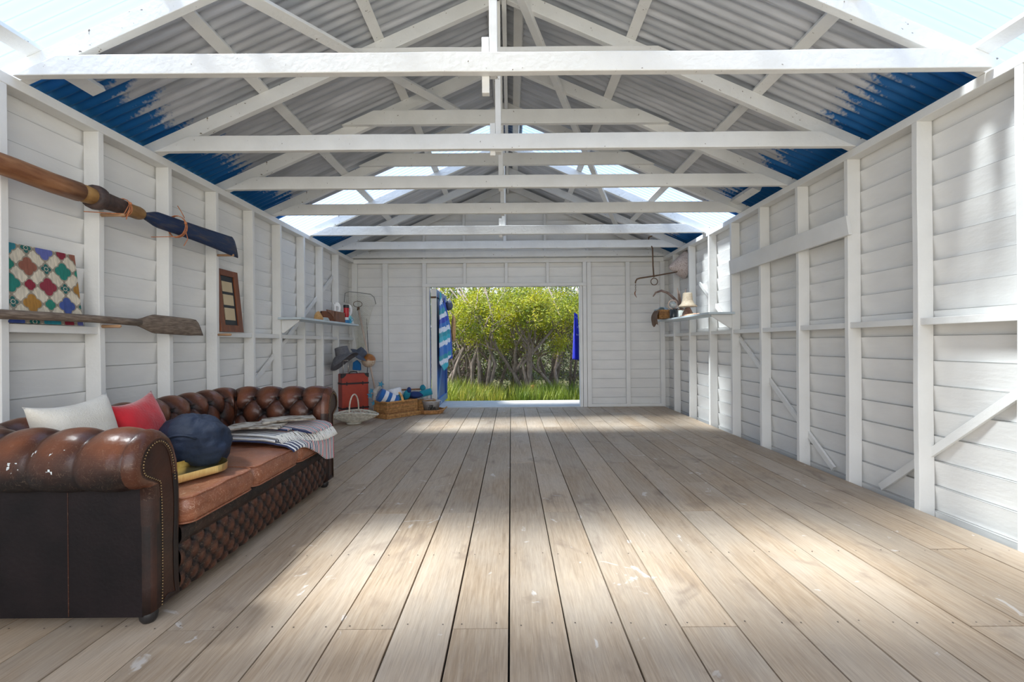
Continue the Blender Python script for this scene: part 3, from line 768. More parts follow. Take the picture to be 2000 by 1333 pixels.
# navy bundle
mb = MB()
def nv(u, v):
    a = 2*PI*u; b = -PI/2+PI*v
    x = math.cos(a)*max(0, math.cos(b))**.75; y = math.sin(a)*max(0, math.cos(b))**.75; z = math.sin(b)
    k = 1+.10*nz(x*2.2, y*2.2, z*2.2)+.035*nz(x*7, y*7, z*7)+.02*abs(nz(x*12, y*12, z*12))
    p = Vector((x*.21*k, y*.15*k, z*.135*k)); p.z = max(p.z, -.115)
    return p
mb.grid(nv, 64, 44, cu=True)
mb.tube([Vector((.17*math.cos(t)*1.0, -.135*math.sin(t)-.012, .02+.055*math.sin(t*2)+.02)) for t in [PI*.15+i*PI*.7/12 for i in range(13)]], .006, 6)
M_ = Matrix.Translation((-1.69, 2.43, .590)) @ Matrix.Rotation(math.radians(-30), 4, 'Z') @ Matrix.Rotation(math.radians(14), 4, 'Y')
tag(mb.xf(M_).build('cloth_bundle', NAVY, smooth=True), 'rounded navy blue cloth bundle on the middle of the leather sofa seat', 'bag')
# brass tray
GOLD = mat('brushed_gold', (.86,.72,.36), (.78,.62,.28), 30, (1,8,1), .28, metal=1)
def stadium(w, l, n=14):
    r = w/2; pts = []
    for k in range(n+1):
        a = k/n*PI; pts.append((r*math.cos(a), l/2-r+r*math.sin(a)))
    for k in range(n+1):
        a = PI+k/n*PI; pts.append((r*math.cos(a), -l/2+r+r*math.sin(a)))
    return pts
tr = thing('serving_tray', 'oval brushed gold metal tray on the nearest tan seat cushion', 'tray', (-1.555, 2.17, .487))
Mt = Matrix.Translation((-1.575, 2.165, .487)) @ Matrix.Rotation(math.radians(-22), 4, 'Z') @ Matrix.Rotation(math.radians(4), 4, 'Y')
s1 = stadium(.20, .42)
MB().prism(s1, 'z', 0, .004).xf(Mt).build('tray_base', GOLD, tr)
mb = MB(); n = len(s1); vs = []
for p in s1:
    r0 = Vector((p[0], p[1], 0)); nrm = Vector((p[0], p[1]*.4, 0)).normalized()
    for q, z in ((0, .001), (0, .036), (-.003, .036), (-.003, .004)):
        vs.append((p[0]+nrm.x*q, p[1]+nrm.y*q, z))
mb.add(vs, [(i*4+k, ((i+1) % n)*4+k, ((i+1) % n)*4+(k+1), i*4+k+1) for i in range(n) for k in range(3)])
mb.xf(Mt).build('tray_rim', GOLD, tr, smooth=False)

# striped throw -----------------------------------------------------
NVY = (.012,.022,.09); WHT = (.80,.80,.78); RD = (.55,.03,.06)
def stripe(y, wide=.0):
    if y < 2.94: return NVY if int((y-2.5)/.019) % 2 else WHT
    i = int((y-2.5)/.011) % 6
    return (WHT, NVY, WHT, RD, WHT, NVY)[i]
th = thing('throw_blanket', 'navy, white and red striped throw with white fringe folded on the far seat cushion', 'blanket', (-1.6, 3.1, .46))
def layer(y0, y1, zoff, drops, xback, name, near_skew=.0, xend=None):
    mb = MB()
    def poly(yy, t):
        fr = smoothstep(y0+.15*(y1-y0), y1, yy); dr = lerp(drops[0], drops[1], fr)
        P = [(xback, .478), (-1.80, .482), (-1.60, .486), (-1.47, .478), (-1.39, .466), (-1.345, .445), (-1.335, .40)]
        L0 = 5.0; x = t
        # arc length walk
        pts = [(p[0], p[1]+zoff) for p in P]
        if dr > .04: pts = pts[:6]+[(-1.335, pts[5][1]-.045), (-1.333, pts[5][1]-dr)]
        elif dr > 0: pts = pts[:6]+[(-1.34, pts[5][1]-dr)]
        else: pts = pts[:4]
        ds = [math.hypot(b[0]-a[0], b[1]-a[1]) for a, b in zip(pts[:-1], pts[1:])]; T = sum(ds)*x
        for (a, b, d) in zip(pts[:-1], pts[1:], ds):
            if T <= d+1e-9: return lerp(a[0], b[0], T/d), lerp(a[1], b[1], T/d)
            T -= d
        return pts[-1]
    def fn(u, v):
        yy = lerp(y0, y1, v); x, z = poly(yy, u)
        y2 = yy+near_skew*(1-u)*(1-v)
        z += .006*nz(x*9, yy*9, zoff*50)+.012*math.sin(yy*34+zoff*90)*smoothstep(.55, 1, u)*smoothstep(y0, y1, yy)*0.5
        return Vector((x+.004*nz(yy*20, z*9), y2, z))
    mb.grid(fn, 44, int((y1-y0)/.0055)+1, col=lambda u, v: stripe(lerp(y0, y1, v)))
    return mb, poly
a, pa = layer(2.80, 3.40, .012, (.01, .20), -1.86, 'x', .10); a.build('blanket_fold', TINTC, th, smooth=True, sol=.010)
a, pb = layer(2.82, 3.40, .028, (-1, -1), -1.88, 'x', .10); a.build('blanket_fold', TINTC, th, smooth=True, sol=.012)
a, pb = layer(2.84, 3.40, .046, (-1, .0), -1.88, 'x', .12); a.build('blanket_fold', TINTC, th, smooth=True, sol=.012)
a, pb = layer(2.98, 3.40, .064, (.0, .03), -1.86, 'x', .12); fold = a.build('blanket_fold', TINTC, th, smooth=True, sol=.010)
fr = MB(); fr.col = (.82,.81,.77); rg = random.Random(3)
for i in range(80):
    y = lerp(2.84, 3.40, i/79)+rg.uniform(-.003, .003); k = smoothstep(2.84, 3.25, y); ln = .05+.03*k
    x0_ = -1.475+.09*k; z0_ = .525-.01*k
    P = [(x0_, y, z0_+.01)]
    for j in range(1, 5):
        t = j/4; P.append((x0_+.05*t+.035*k*math.sin(t*1.6)+rg.uniform(-.003, .003), y+rg.uniform(-.006, .006)-.01*t, z0_-ln*t**1.5*(1 if k > .3 else .75)+.004))
    fr.tube(P, .0026, 4)
fr.build('fringe', TINTC, fold, smooth=True)['kind'] = 'stuff'
# newspapers
PAPER = mat('newsprint', (.60,.56,.49), (.22,.17,.12), 18, (1, 1.5, 1), .8, detail=8, lo=.46, hi=.62)
def paper(cx, cy, z, w, l, rz, bend, name, label, n=14, layers=5):
    mb = MB()
    for k in range(layers):
        o = .0022*k; sh = .003*nz(k*3.3, cx)
        def fn(u, v):
            x = (u-.5)*w; y = (v-.5)*l
            return Vector((x+sh, y+sh*.6, o+bend*math.sin(u*PI)*.02+.006*nz(u*2, v*2, 5)))
        mb.grid(fn, n, n)
    mb.xf(Matrix.Translation((cx, cy, z)) @ Matrix.Rotation(rz, 4, 'Z'))
    return tag(mb.build(name, PAPER, smooth=True, sol=.0012), label, 'newspaper', 'newspapers on the sofa')
paper(-1.70, 3.02, .560, .34, .25, math.radians(12), .5, 'newspaper', 'folded newspaper with colour photos lying at the near end of the striped throw')
paper(-1.56, 3.19, .578, .33, .20, math.radians(30), .35, 'newspaper', 'second grey newspaper partly under the first, on the far side of the striped throw')
# ------------------------------------------------------------------ left wall: oars, pictures
OARW = mat('varnished_oar_wood', (.20,.075,.03), (.36,.17,.075), 9, (3,.6,3), .5, bump=.4, bscale=20)
OCH = mat('ochre_wood', (.40,.22,.07), (.22,.11,.035), 8, (2,1,2), .5, bump=.4, bscale=20)
OLDLEA = mat('old_leather_wrap', (.045,.03,.028), (.09,.055,.045), 20, rough=.6, bump=.6, bscale=40)
BLUEP = mat('worn_navy_paint', (.006,.022,.075), (.07,.06,.065), 7, (3,.8,6), .55, lo=.5, hi=.72, bump=.4, bscale=30)
ox = XL+.085; oz = 2.045
oar = thing('sweep_oar', 'long thick wooden sweep oar with a dark navy blade, high on the left wall', 'oar', (ox, 3.0, oz-.1))
ys = [1.0, 1.6, 2.2, 2.70, 2.80]
MB().tube([(ox, y, oz-.0+.004*math.sin(y*9)) for y in [1.0,1.4,1.8,2.1,2.4,2.6,2.76]], [.05,.052,.053,.055,.056,.057,.058], 18).build('shaft', OARW, oar, smooth=True)
MB().tube([(ox, y, oz) for y in [2.76,2.80,2.86,2.92]], [.050,.055,.050,.042], 16).build('inner_core', OCH, oar, smooth=True)
mb = MB(); mb.tube([(ox, y, oz) for y in [2.845,2.85,2.875,2.90,2.91]], [.060,.074,.078,.073,.058], 20)
mb.tube([(ox, y, oz) for y in [2.90,2.95,3.0,3.05,3.08]], [.056,.055,.052,.050,.047], 18); mb.build('leather_collar', OLDLEA, oar, smooth=True)
MB().tube([(ox, y, oz-.004) for y in [3.07,3.10,3.16,3.20,3.225,3.24]], [.043,.046,.045,.046,.040,.022], 16).build('outer_core', OCH, oar, smooth=True)
def blade(name, m, root, x, y0, y1, zc, prof_h, th, curve=0, dz=0, n=30):
    mb = MB(); vs = []
    for i in range(n+1):
        t = i/n; y = lerp(y0, y1, t); h = prof_h(t); c = zc+dz*t
        cx = x+curve*math.sin(t*PI*.5)
        tt = th*(1-.55*t)
        for k in range(12):
            a = 2*PI*k/12; ca, sa = math.cos(a), math.sin(a)
            vs.append((cx+tt*.5*ca*(1+.3*abs(ca)), y+(0 if i < n-1 else -sa*(.022 if i == n-1 else .045)), c+h*.5*math.copysign(abs(sa)**.7, sa)))
    fs = [tuple(range(11, -1, -1)), tuple(n*12+k for k in range(12))]
    for i in range(n):
        for k in range(12): fs.append((i*12+k, i*12+(k+1) % 12, i*12+12+(k+1) % 12, i*12+12+k))
    mb.add(vs, fs); return mb.build(name, m, root, smooth=True)
blade('blade', BLUEP, oar, ox, 3.235, 4.24, oz-.005, lambda t: .042+.078*smoothstep(0, .14, t)+.062*t*t, .055, .05, -.022)
def peg(x0, x1, y, z, lb, grp):
    mb = MB().tube([(x0, y, z), (x1-.006, y, z), (x1, y, z)], [.011, .011, .008], 10); tag(mb.build('wall_peg', PEGW, smooth=True), lb, 'peg', grp)
peg(XL, XL+.15, 3.01, oz-.072, 'wooden peg under the leather collar of the big oar', 'pegs holding the oars')
peg(XL, XL+.15, 4.20, oz-.106, 'wooden peg under the tip of the navy oar blade', 'pegs holding the oars')
peg(XL, XL+.12, 3.01, 1.237, 'wooden peg under the grey paddle shaft', 'pegs holding the oars')
peg(XL, XL+.12, 4.20, 1.205, 'bare wooden peg beside the brown framed panel', 'pegs holding the oars')
def cord(y, r, tails, lb):
    mb = MB()
    for k in range(3):
        o = (k-1)*.008
        mb.tube([(ox+.01+r*math.cos(a)*.85, y+o+.006*math.sin(a*2+k), oz-.008+r*math.sin(a)) for a in [2*PI*i/18 for i in range(18)]], .0032, 5, closed=True)
    mb.ball((ox+.01+r*.8, y, oz+.02), .011, 8)
    for t in tails: mb.tube(t, .003, 5)
    tag(mb.build('tie_cord', ROPE, smooth=True), lb, 'cord', 'orange cords tied round the oar')
cord(3.065, .060, [[(ox+.06, 3.06, oz+.02), (ox+.055, 3.02, oz-.06), (ox+.03, 2.96, oz-.075), (XL+.002, 2.88, oz-.085)], [(ox+.06, 3.065, oz+.02), (ox+.07, 3.04, oz-.04), (ox+.06, 3.03, oz-.095)]], 'orange cord tied round the leather collar of the big oar')
cord(3.56, .085, [[(ox+.07, 3.56, oz+.06), (ox+.05, 3.55, oz+.11), (ox+.03, 3.54, oz+.15)], [(ox+.07, 3.56, oz-.06), (ox+.05, 3.50, oz-.10), (XL+.002, 3.42, oz-.12)], [(ox+.08, 3.56, oz-.05), (ox+.08, 3.58, oz-.10), (ox+.07, 3.55, oz-.16)]], 'orange cord tied round the navy blade of the big oar')
# grey paddle
px = XL+.055; pz = 1.283
pad = thing('wooden_paddle', 'slim weathered grey wooden paddle resting across the studs of the left wall', 'paddle', (px, 2.8, pz-.05))
MB().tube([(px, y, pz+.004*math.sin(y*5)-.004*(y-1)) for y in [.9,1.4,1.9,2.3,2.6,2.9,3.1,3.24]], [.024,.025,.026,.026,.025,.024,.024,.026], 14).build('shaft', GREYWOOD, pad, smooth=True)
blade('blade', GREYWOOD, pad, px, 3.20, 3.85, pz-.010, lambda t: .048+.092*smoothstep(0, .28, t)-.012*smoothstep(.8, 1, t), .034, .012, -.018)

# mosaic canvas -----------------------------------------------------
S = .445
CREAM = (.74,.66,.52); TAUPE = (.36,.31,.24)
pic = thing('mosaic_canvas', 'square canvas of coloured quatrefoil mosaic shapes on cream, leaning on the left wall rail', 'picture', (CL+.06, 2.66, 1.235))
Y0_, Y1_ = 2.445, 2.875
def pp(u, v, off=0):           # u along the wall, v up; leaning back at the top
    return Vector((lerp(CL+.098, CL+.045, v)+off, lerp(Y0_, Y1_, u), 1.236+v*S))
mb = MB(); mb.col = TAUPE
vs = [pp(0,0,-.018), pp(1,0,-.018), pp(1,1,-.018), pp(0,1,-.018), pp(0,0), pp(1,0), pp(1,1), pp(0,1)]
mb.add(vs, [(0,1,2,3),(7,6,5,4),(0,4,5,1),(1,5,6,2),(2,6,7,3),(3,7,4,0)])
MOS = mat('mosaic_colours', (1,1,1), (.72,.72,.72), 14, (1,6,1.2), .4, attr=True, detail=6)
mb.build('canvas', MOS, pic)
def foil(mb, cu, cv, r, col, off, lob=.36, n=32, rot=0, pw=1):
    pts = []
    for k in range(n):
        a = 2*PI*k/n+rot; rr = r*(1+lob*abs(math.cos(2*(a-rot)))**1.0-lob*.55)
        if pw == 2: rr = r*(.78+.30*abs(math.cos(2*(a-rot)))**.6)
        pts.append((min(1, max(0, cu+rr*math.cos(a))), min(1, max(0, cv+rr*math.sin(a)))))
    if max(p[0] for p in pts)-min(p[0] for p in pts) < .01 or max(p[1] for p in pts)-min(p[1] for p in pts) < .01: return
    mb.col = col; mb.add([pp(a, b, off) for a, b in pts], [tuple(range(n))])
G = .236; mb = MB(); pal = [(.02,.26,.33), (.05,.09,.32), (.42,.20,.03), (.28,.025,.045), (.01,.22,.17), (.30,.10,.06), (.12,.14,.42)]
small = [(.25,.07,.02), (.01,.13,.12), (.26,.01,.03), (.01,.22,.15)]
for i in range(-1, 6):
    for j in range(-1, 6):
        u = .085+G*i; v = .97-G*j
        foil(mb, u+G/2, v+G/2, G*.45, CREAM, .0012, .25, 28, PI/4)
for i in range(-1, 6):
    for j in range(-1, 6):
        u = .085+G*i; v = .97-G*j
        if (i+j) % 2 == 0:
            foil(mb, u, v, G*.50, TAUPE, .0020, .30); foil(mb, u, v, G*.43, pal[(i*3+j*2) % 7], .0026, .34)
        else:
            foil(mb, u, v, G*.33, TAUPE, .0020, .30)
            if (i-j) % 4 == 1:
                for a in range(4):
                    foil(mb, u+G*.17*math.cos(a*PI/2), v+G*.17*math.sin(a*PI/2), G*.11, small[(i+j) % 2], .0026, .1)
                foil(mb, u, v, G*.12, CREAM, .0030, .2); foil(mb, u, v, G*.09, small[(i+j) % 2], .0034, .2)
            else: foil(mb, u, v, G*.27, small[(i*2+j) % 2+2], .0026, .2)
mb.build('mosaic_pattern', MOS, pic)

# brown framed panel
FRW = mat('red_brown_frame', (.22,.065,.022), (.15,.04,.015), 10, (3,3,.6), .4, bump=.2)
fr = thing('framed_panel', 'narrow red-brown wooden frame with three cream panels leaning on the left wall rail', 'picture', (CL+.06, 4.42, 1.235))
FY0, FY1, FH = 4.225, 4.575, .60
def pf(u, v, off=0): return Vector((lerp(CL+.105, CL+.045, v)+off, lerp(FY0, FY1, u), 1.236+v*FH))
def slab(mb, u0, u1, v0, v1, o0, o1):
    mb.add([pf(u0,v0,o0), pf(u1,v0,o0), pf(u1,v1,o0), pf(u0,v1,o0), pf(u0,v0,o1), pf(u1,v0,o1), pf(u1,v1,o1), pf(u0,v1,o1)], [(0,1,2,3),(7,6,5,4),(0,4,5,1),(1,5,6,2),(2,6,7,3),(3,7,4,0)])
mb = MB(); slab(mb, 0, .2, 0, 1, -.012, .012); slab(mb, .8, 1, 0, 1, -.012, .012); slab(mb, .2, .8, 0, .11, -.012, .011); slab(mb, .2, .8, .9, 1, -.012, .011)
mb.build('frame', FRW, fr, bevel=.003)
mb = MB(); slab(mb, .2, .8, .11, .9, -.008, -.003); bk_ = mb.build('backing', mat('dark_mat', (.022,.028,.035), rough=.5), fr)
CRP = mat('cream_card', (.62,.50,.32), (.56,.44,.27), 5, rough=.7)
for v0, v1 in ((.19,.385), (.43,.60), (.645,.81)):
    mb = MB(); slab(mb, .27, .72, v0, v1, -.003, .001); mb.build('cream_panel', CRP, bk_)

# ------------------------------------------------------------------ left shelf and what stands on it
SHP = mat('pale_blue_shelf_paint', (.60,.68,.72), (.52,.60,.65), 5, rough=.45)
tag(MB().box(XL+.001, -2.43, 5.27, 7.28, 1.405, 1.43).build('wall_shelf', SHP, bevel=.003), 'pale grey-blue shelf board on the left wall, carrying the white letters', 'shelf')
for y in (5.36,):
    tag(MB().prism([(XL, 1.404), (-2.50, 1.404), (-2.50, 1.385), (XL+.02, 1.25), (XL, 1.25)], 'y', y+.01, y+.03).build('shelf_bracket', PAINT), 'white bracket under the left wall shelf', 'bracket')
zs = 1.43
# clogs / carved shoe
SH = mat('tan_straw', (.62,.36,.14), (.48,.26,.09), 30, rough=.7, bump=.4)
t = thing('straw_slipper', 'tan open slipper with a pale striped sole at the near end of the left shelf', 'slipper', (-2.50, 5.92, zs))
mb = MB()
def sl(u, v):
    a = 2*PI*u; b = v*PI*.5
    return Vector((-2.50+.055*math.cos(a)*math.cos(b), 5.93+.09*math.sin(a)*math.cos(b), zs+.002+.115*math.sin(b)*(1-.5*smoothstep(0, .1, math.sin(a)*.1+.05))))
mb.grid(sl, 20, 8, cu=True); mb.build('slipper_upper', SH, t, smooth=True)
mb = MB(); 
for i in range(5):
    mb.col = ((.55,.6,.6), (.2,.3,.35))[i % 2]; mb.lathe([(0,.007*i),(.07-.004*i,.007*i),(.07-.004*i,.007*i+.007),(0,.007*i+.007)], (0,0,0), 18)
mb.xf(Matrix.Translation((-2.47, 6.03, zs+.001)) @ Matrix.Diagonal((.8, 1.5, 1, 1))); mb.build('striped_sole', TINTP, t)
# wooden crate
CRT = mat('brown_crate_wood', (.24,.085,.035), (.15,.05,.022), 12, (3,3,.5), .5, bump=.3)
t = thing('wooden_box', 'brown wooden box with a sloped side in the middle of the left shelf', 'box', (-2.55, 6.5, zs))
for k, (y0, y1) in enumerate(((6.36, 6.375), (6.74, 6.755))):
    MB().box(-2.66, -2.46, y0, y1, zs+.001, zs+.15).build('end_board', CRT, t)
MB().prism([(6.1, zs+.15), (6.36, zs+.15), (6.74, zs+.15), (6.74, zs+.001), (6.36, zs+.001), (6.32, zs+.06), (6.24, zs+.10), (6.12, zs+.125)], 'x', -2.475, -2.46).build('front_board', CRT, t)
MB().box(-2.66, -2.645, 6.36, 6.755, zs+.001, zs+.15).build('back_board', CRT, t)
MB().box(-2.645, -2.475, 6.375, 6.74, zs+.001, zs+.012).build('bottom_board', CRT, t)
# letters
LETW = mat('letter_white', (.93,.93,.92), (.93,.93,.92), rough=.35)
def letter(ch, loc, size, lb, rz=0):
    cu = bpy.data.curves.new('l', 'FONT'); cu.body = ch; cu.size = size; cu.extrude = .018; cu.offset = .006; cu.align_x = 'CENTER'
    o = bpy.data.objects.new('l', cu); COL.objects.link(o); bpy.context.view_layer.update()
    me = bpy.data.meshes.new_from_object(o); bpy.data.objects.remove(o)
    mb = MB(); mb.add([v.co for v in me.vertices], [tuple(p.vertices) for p in me.polygons])
    # slab serifs
    w = max(v.co.x for v in me.vertices); h = max(v.co.y for v in me.vertices); l = min(v.co.x for v in me.vertices)
    mb.box(l-.018, l+.035, 0, .022, -.018, .018); mb.box(l-.018, l+.035, h-.022, h, -.018, .018)
    mb.xf(Matrix.Translation(loc) @ Matrix.Rotation(rz, 4, 'Z') @ Matrix.Diagonal((.55, 1, 1.18, 1)) @ Matrix.Rotation(PI/2, 4, 'X'))
    tag(mb.build('block_letter', LETW), lb, 'letter', 'white block letters on the shelf')
letter('B', (-2.585, 6.80, zs+.004), .37, 'white block letter B standing behind the brown box on the left shelf', math.radians(10))
letter('R', (-2.53, 7.15, zs+.004), .37, 'white block letter R standing at the far end of the left shelf', math.radians(10))
t = thing('red_flask', 'tall red cylinder with a dark lid between the white letters', 'flask', (-2.50, 6.92, zs))
MB().lathe([(0,0),(.04,0),(.04,.235),(0,.235)], (-2.50, 6.92, zs+.001), 20).build('body', mat('red_enamel', (.52,.01,.02), rough=.25), t, smooth=False)
MB().lathe([(0,0),(.042,0),(.042,.04),(.036,.045),(0,.045)], (-2.50, 6.92, zs+.237), 20).build('lid', BLACK, t)
def mug(x, y, z, r, h, c, lb, band=None):
    t = thing('mug', lb, 'mug', (x, y, z)); mb = MB(); mb.col = c
    mb.lathe([(0,0),(r*.9,0),(r,.01),(r,h*.55)], (x, y, z+.001), 18)
    mb.col = band or c; mb.lathe([(r,h*.55),(r,h),(r-.004,h),(r-.006,.01),(0,.01)], (x, y, z+.001), 18)
    mb.build('cup', TINTP, t, smooth=True)
    mb = MB(); mb.col = c; mb.tube([(x+r-.003+.025*math.sin(a), y, z+h*.5+.03*math.cos(a)) for a in [i*PI/8 for i in range(9)]], .005, 6); mb.build('handle', TINTP, t, smooth=True)
mug(-2.475, 6.83, zs, .045, .085, (.03,.22,.5), 'blue mug with a white upper half on the left shelf', (.8,.82,.8))
mug(-2.475, 6.95, zs, .042, .115, (.05,.42,.62), 'turquoise patterned mug nearest the end of the left shelf', (.2,.6,.62))

# ------------------------------------------------------------------ the corner group
SUIT = mat('red_suitcase_leather', (.42,.045,.02), (.32,.03,.016), 6, rough=.38, bump=.15, bscale=60)
DSTR = mat('dark_strap', (.018,.008,.01), rough=.5)
sc_ = thing('trunk_suitcase', 'red upright travel trunk with dark straps in the back left corner', 'suitcase', (-2.47, 6.75, 0))
Ms = Matrix.Translation((-2.53, 6.80, 0)) @ Matrix.Rotation(math.radians(36), 4, 'Z')
SW, SD, SH_ = .40, .21, .665
def sb(*a): return MB().box(*a).xf(Ms)
sb(0, SW, 0, SD, .02, SH_).build('body', SUIT, sc_, bevel=.012)
for z in (.13, .505):
    mb = MB().box(-.003, SW+.003, -.003, SD+.003, z, z+.026).xf(Ms); strap_ = mb.build('strap', DSTR, sc_)
    for x in (.07, .31):
        mb = MB(); mb.prism([(x-.02, z+.013), (x, z-.02), (x+.02, z+.013), (x, z+.046)], 'y', -.007, -.003); mb.xf(Ms).build('buckle', DSTR, strap_)
for x0, sx in ((0, 1), (SW, -1)):
    for z0, sz in ((SH_, -1), (.02, 1)):
        mb = MB(); P = [(x0-sx*.004, z0-sz*.004), (x0+sx*.062, z0-sz*.004), (x0+sx*.058, z0+sz*.02), (x0+sx*.02, z0+sz*.058), (x0-sx*.004, z0+sz*.062)]
        mb.prism(P, 'y', -.005, .06); mb.xf(Ms).build('corner_guard', BLACK, sc_)
mb = MB()
for x in (.055, .13): 
    mb.tube([(x, SD*.6, SH_), (x, SD*.6, SH_+.20)], .006, 8)
mb.tube([(.055, SD*.6, SH_+.20), (.13, SD*.6, SH_+.20)], .008, 8)
mb.xf(Ms).build('pull_handle', mat('pale_metal', (.6,.55,.5), rough=.3, metal=.7), sc_, smooth=True)
mb = MB(); mb.tube([(.14, SD*.5, SH_), (.145, SD*.5, SH_+.02), (.2, SD*.5, SH_+.028), (.255, SD*.5, SH_+.02), (.26, SD*.5, SH_)], .008, 8); mb.xf(Ms).build('carry_handle', BLACK, sc_, smooth=True)
# hats
HATG = mat('grey_felt', (.17,.17,.185), (.13,.13,.145), 30, rough=.95, bump=.2); HATN = mat('slate_felt', (.07,.085,.12), (.10,.115,.15), 30, rough=.95)
def hat(loc, R, rb, rc, hc, m, name, lb, droop):
    mb = MB()
    def f(u, v):
        a = 2*PI*u
        if v < .35: r = rb-(rb-rc)*(v/.35); z = -droop*(1-v/.35)**1.6*(.55+.45*math.cos(a))+.012*math.sin(3*a)*(1-v/.35)
        elif v < .75: k = (v-.35)/.4; r = rc*(1-.10*k); z = hc*k*.92
        else: k = (v-.75)/.25; r = rc*.9*math.cos(k*PI/2); z = hc*(.92+.08*math.sin(k*PI/2)-.03*k)
        return Vector((r*math.cos(a), r*math.sin(a), z))
    mb.grid(f, 40, 24, cu=True); mb.xf(Matrix.Translation(loc) @ R)
    return tag(mb.build(name, m, smooth=True, sol=.003), lb, 'hat')
hat((-2.56, 6.93, .95), Matrix.Rotation(math.radians(-14), 4, 'Y') @ Matrix.Rotation(math.radians(180), 4, 'Z'), .22, .105, .13, HATG, 'floppy_hat', 'wide-brimmed grey floppy hat hung on the handle of the red trunk', .19)
hat((-2.40, 7.22, .96), Matrix.Rotation(math.radians(50), 4, 'Y') @ Matrix.Rotation(math.radians(200), 4, 'Z'), .15, .08, .09, HATN, 'sun_hat', 'slate blue tilted hat behind the grey floppy hat', .05)
mb = MB(); mb.prism([(-2.55,.70),(-2.42,.69),(-2.425,.80),(-2.48,.86),(-2.54,.82)], 'y', 7.3, 7.36)
tag(mb.build('cloth_bag', mat('bright_blue_cloth', (.01,.16,.45), rough=.8), bevel=.01), 'small bright blue cloth bag hanging behind the red trunk', 'bag')
# float on its pole, ring on top
POLE = mat('pale_pole_wood', (.62,.50,.40), (.50,.38,.3), 20, (1,1,.2), .6)
t = thing('net_pole', 'long slim pale pole leaning in the back left corner with an iron ring on top', 'pole', (-2.05, 7.5, 0))
p0 = Vector((-2.16, 7.30, .26)); p1 = Vector((-2.55, 7.62, 1.71)); pe = p0
MB().tube([p0, p0.lerp(p1, .5), p1], [.013,.014,.017], 10).build('shaft', POLE, t, smooth=True)
c = p1+Vector((-.01, 0, .075)); mb = MB(); mb.tube([c+Vector((.066*math.cos(a), .02*math.cos(a), .05*math.sin(a))) for a in [2*PI*i/20 for i in range(20)]], .005, 6, closed=True); mb.build('iron_ring', IRON, t, smooth=True)
MB().tube([p1-Vector((0,0,.03)), p1+Vector((0,0,.03))], [.024,.02], 10).build('ferrule', IRON, t, smooth=True)
fc = p0.lerp(p1, .405)+Vector((-.0, -.03, .0)); t = thing('fishing_float', 'round fishing float, orange-brown above and speckled cream below, on the pole', 'float', fc)
mb = MB(); r = .112
mb.lathe([(r*math.cos(b), r*math.sin(b)) for b in [i*PI/2/8 for i in range(9)]], fc, 24); mb.build('upper_half', mat('amber_glaze', (.45,.17,.03), (.3,.1,.02), 20, rough=.3), t, smooth=True)
mb = MB(); mb.lathe([(r*math.cos(b), -r*math.sin(b)) for b in [i*PI/2/8 for i in range(9)]], fc, 24); mb.build('lower_half', mat('speckled_cream', (.62,.50,.38), (.35,.2,.1), 45, rough=.5, lo=.5, hi=.7), t, smooth=True)
# landing net hanging in the corner
t = thing('landing_net', 'old fishing net with bent wire frame hanging in the back left corner', 'fishing net', (-2.5, 7.7, 1.6))
fr_ = [(-2.78, 7.6, 1.82), (-2.77, 7.62, 1.97), (-2.72, 7.66, 2.0), (-2.58, 7.72, 1.99), (-2.40, 7.79, 1.97), (-2.34, 7.80, 1.92), (-2.31, 7.80, 1.80)]
MB().tube(fr_, .006, 6).build('wire_frame', mat('dull_wire', (.28,.29,.28), rough=.5, metal=.6), t, smooth=True)
mb = MB(); NR = 15
top = [Vector(fr_[0]).lerp(Vector(fr_[-1]), k/NR)+Vector((0, 0, .16*math.sin(k/NR*PI))) for k in range(NR+1)]
bot = [Vector((-2.60+.10*k/NR, 7.72, .95+.03*math.sin(k))) for k in range(NR+1)]
def nt_(i, s): 
    i = max(0, min(NR, i)); q = s**.55; p = top[i].lerp(bot[i], q); p.z = lerp(top[i].z, bot[i].z, s); p.y = min(p.y, 7.83); return p
for i in range(0, NR+1, 1):
    mb.tube([nt_(i+(1 if (j % 2) else 0), j/26) for j in range(27)], .0016, 3, caps=False)
    mb.tube([nt_(i-(1 if (j % 2) else 0), j/26) for j in range(27)], .0016, 3, caps=False)
o = mb.build('net_mesh', mat('olive_net', (.55,.54,.42), (.42,.40,.26), 20, rough=.9), t)
# fishing rod behind
tag(MB().tube([(-2.46, 7.62, .05), (-2.42, 7.72, .9), (-2.47, 7.80, 1.55)], [.008,.006,.003], 6).build('fishing_rod', mat('dark_rod', (.03,.03,.05), rough=.3), smooth=True), 'thin dark fishing rod standing behind the hats', 'fishing rod')
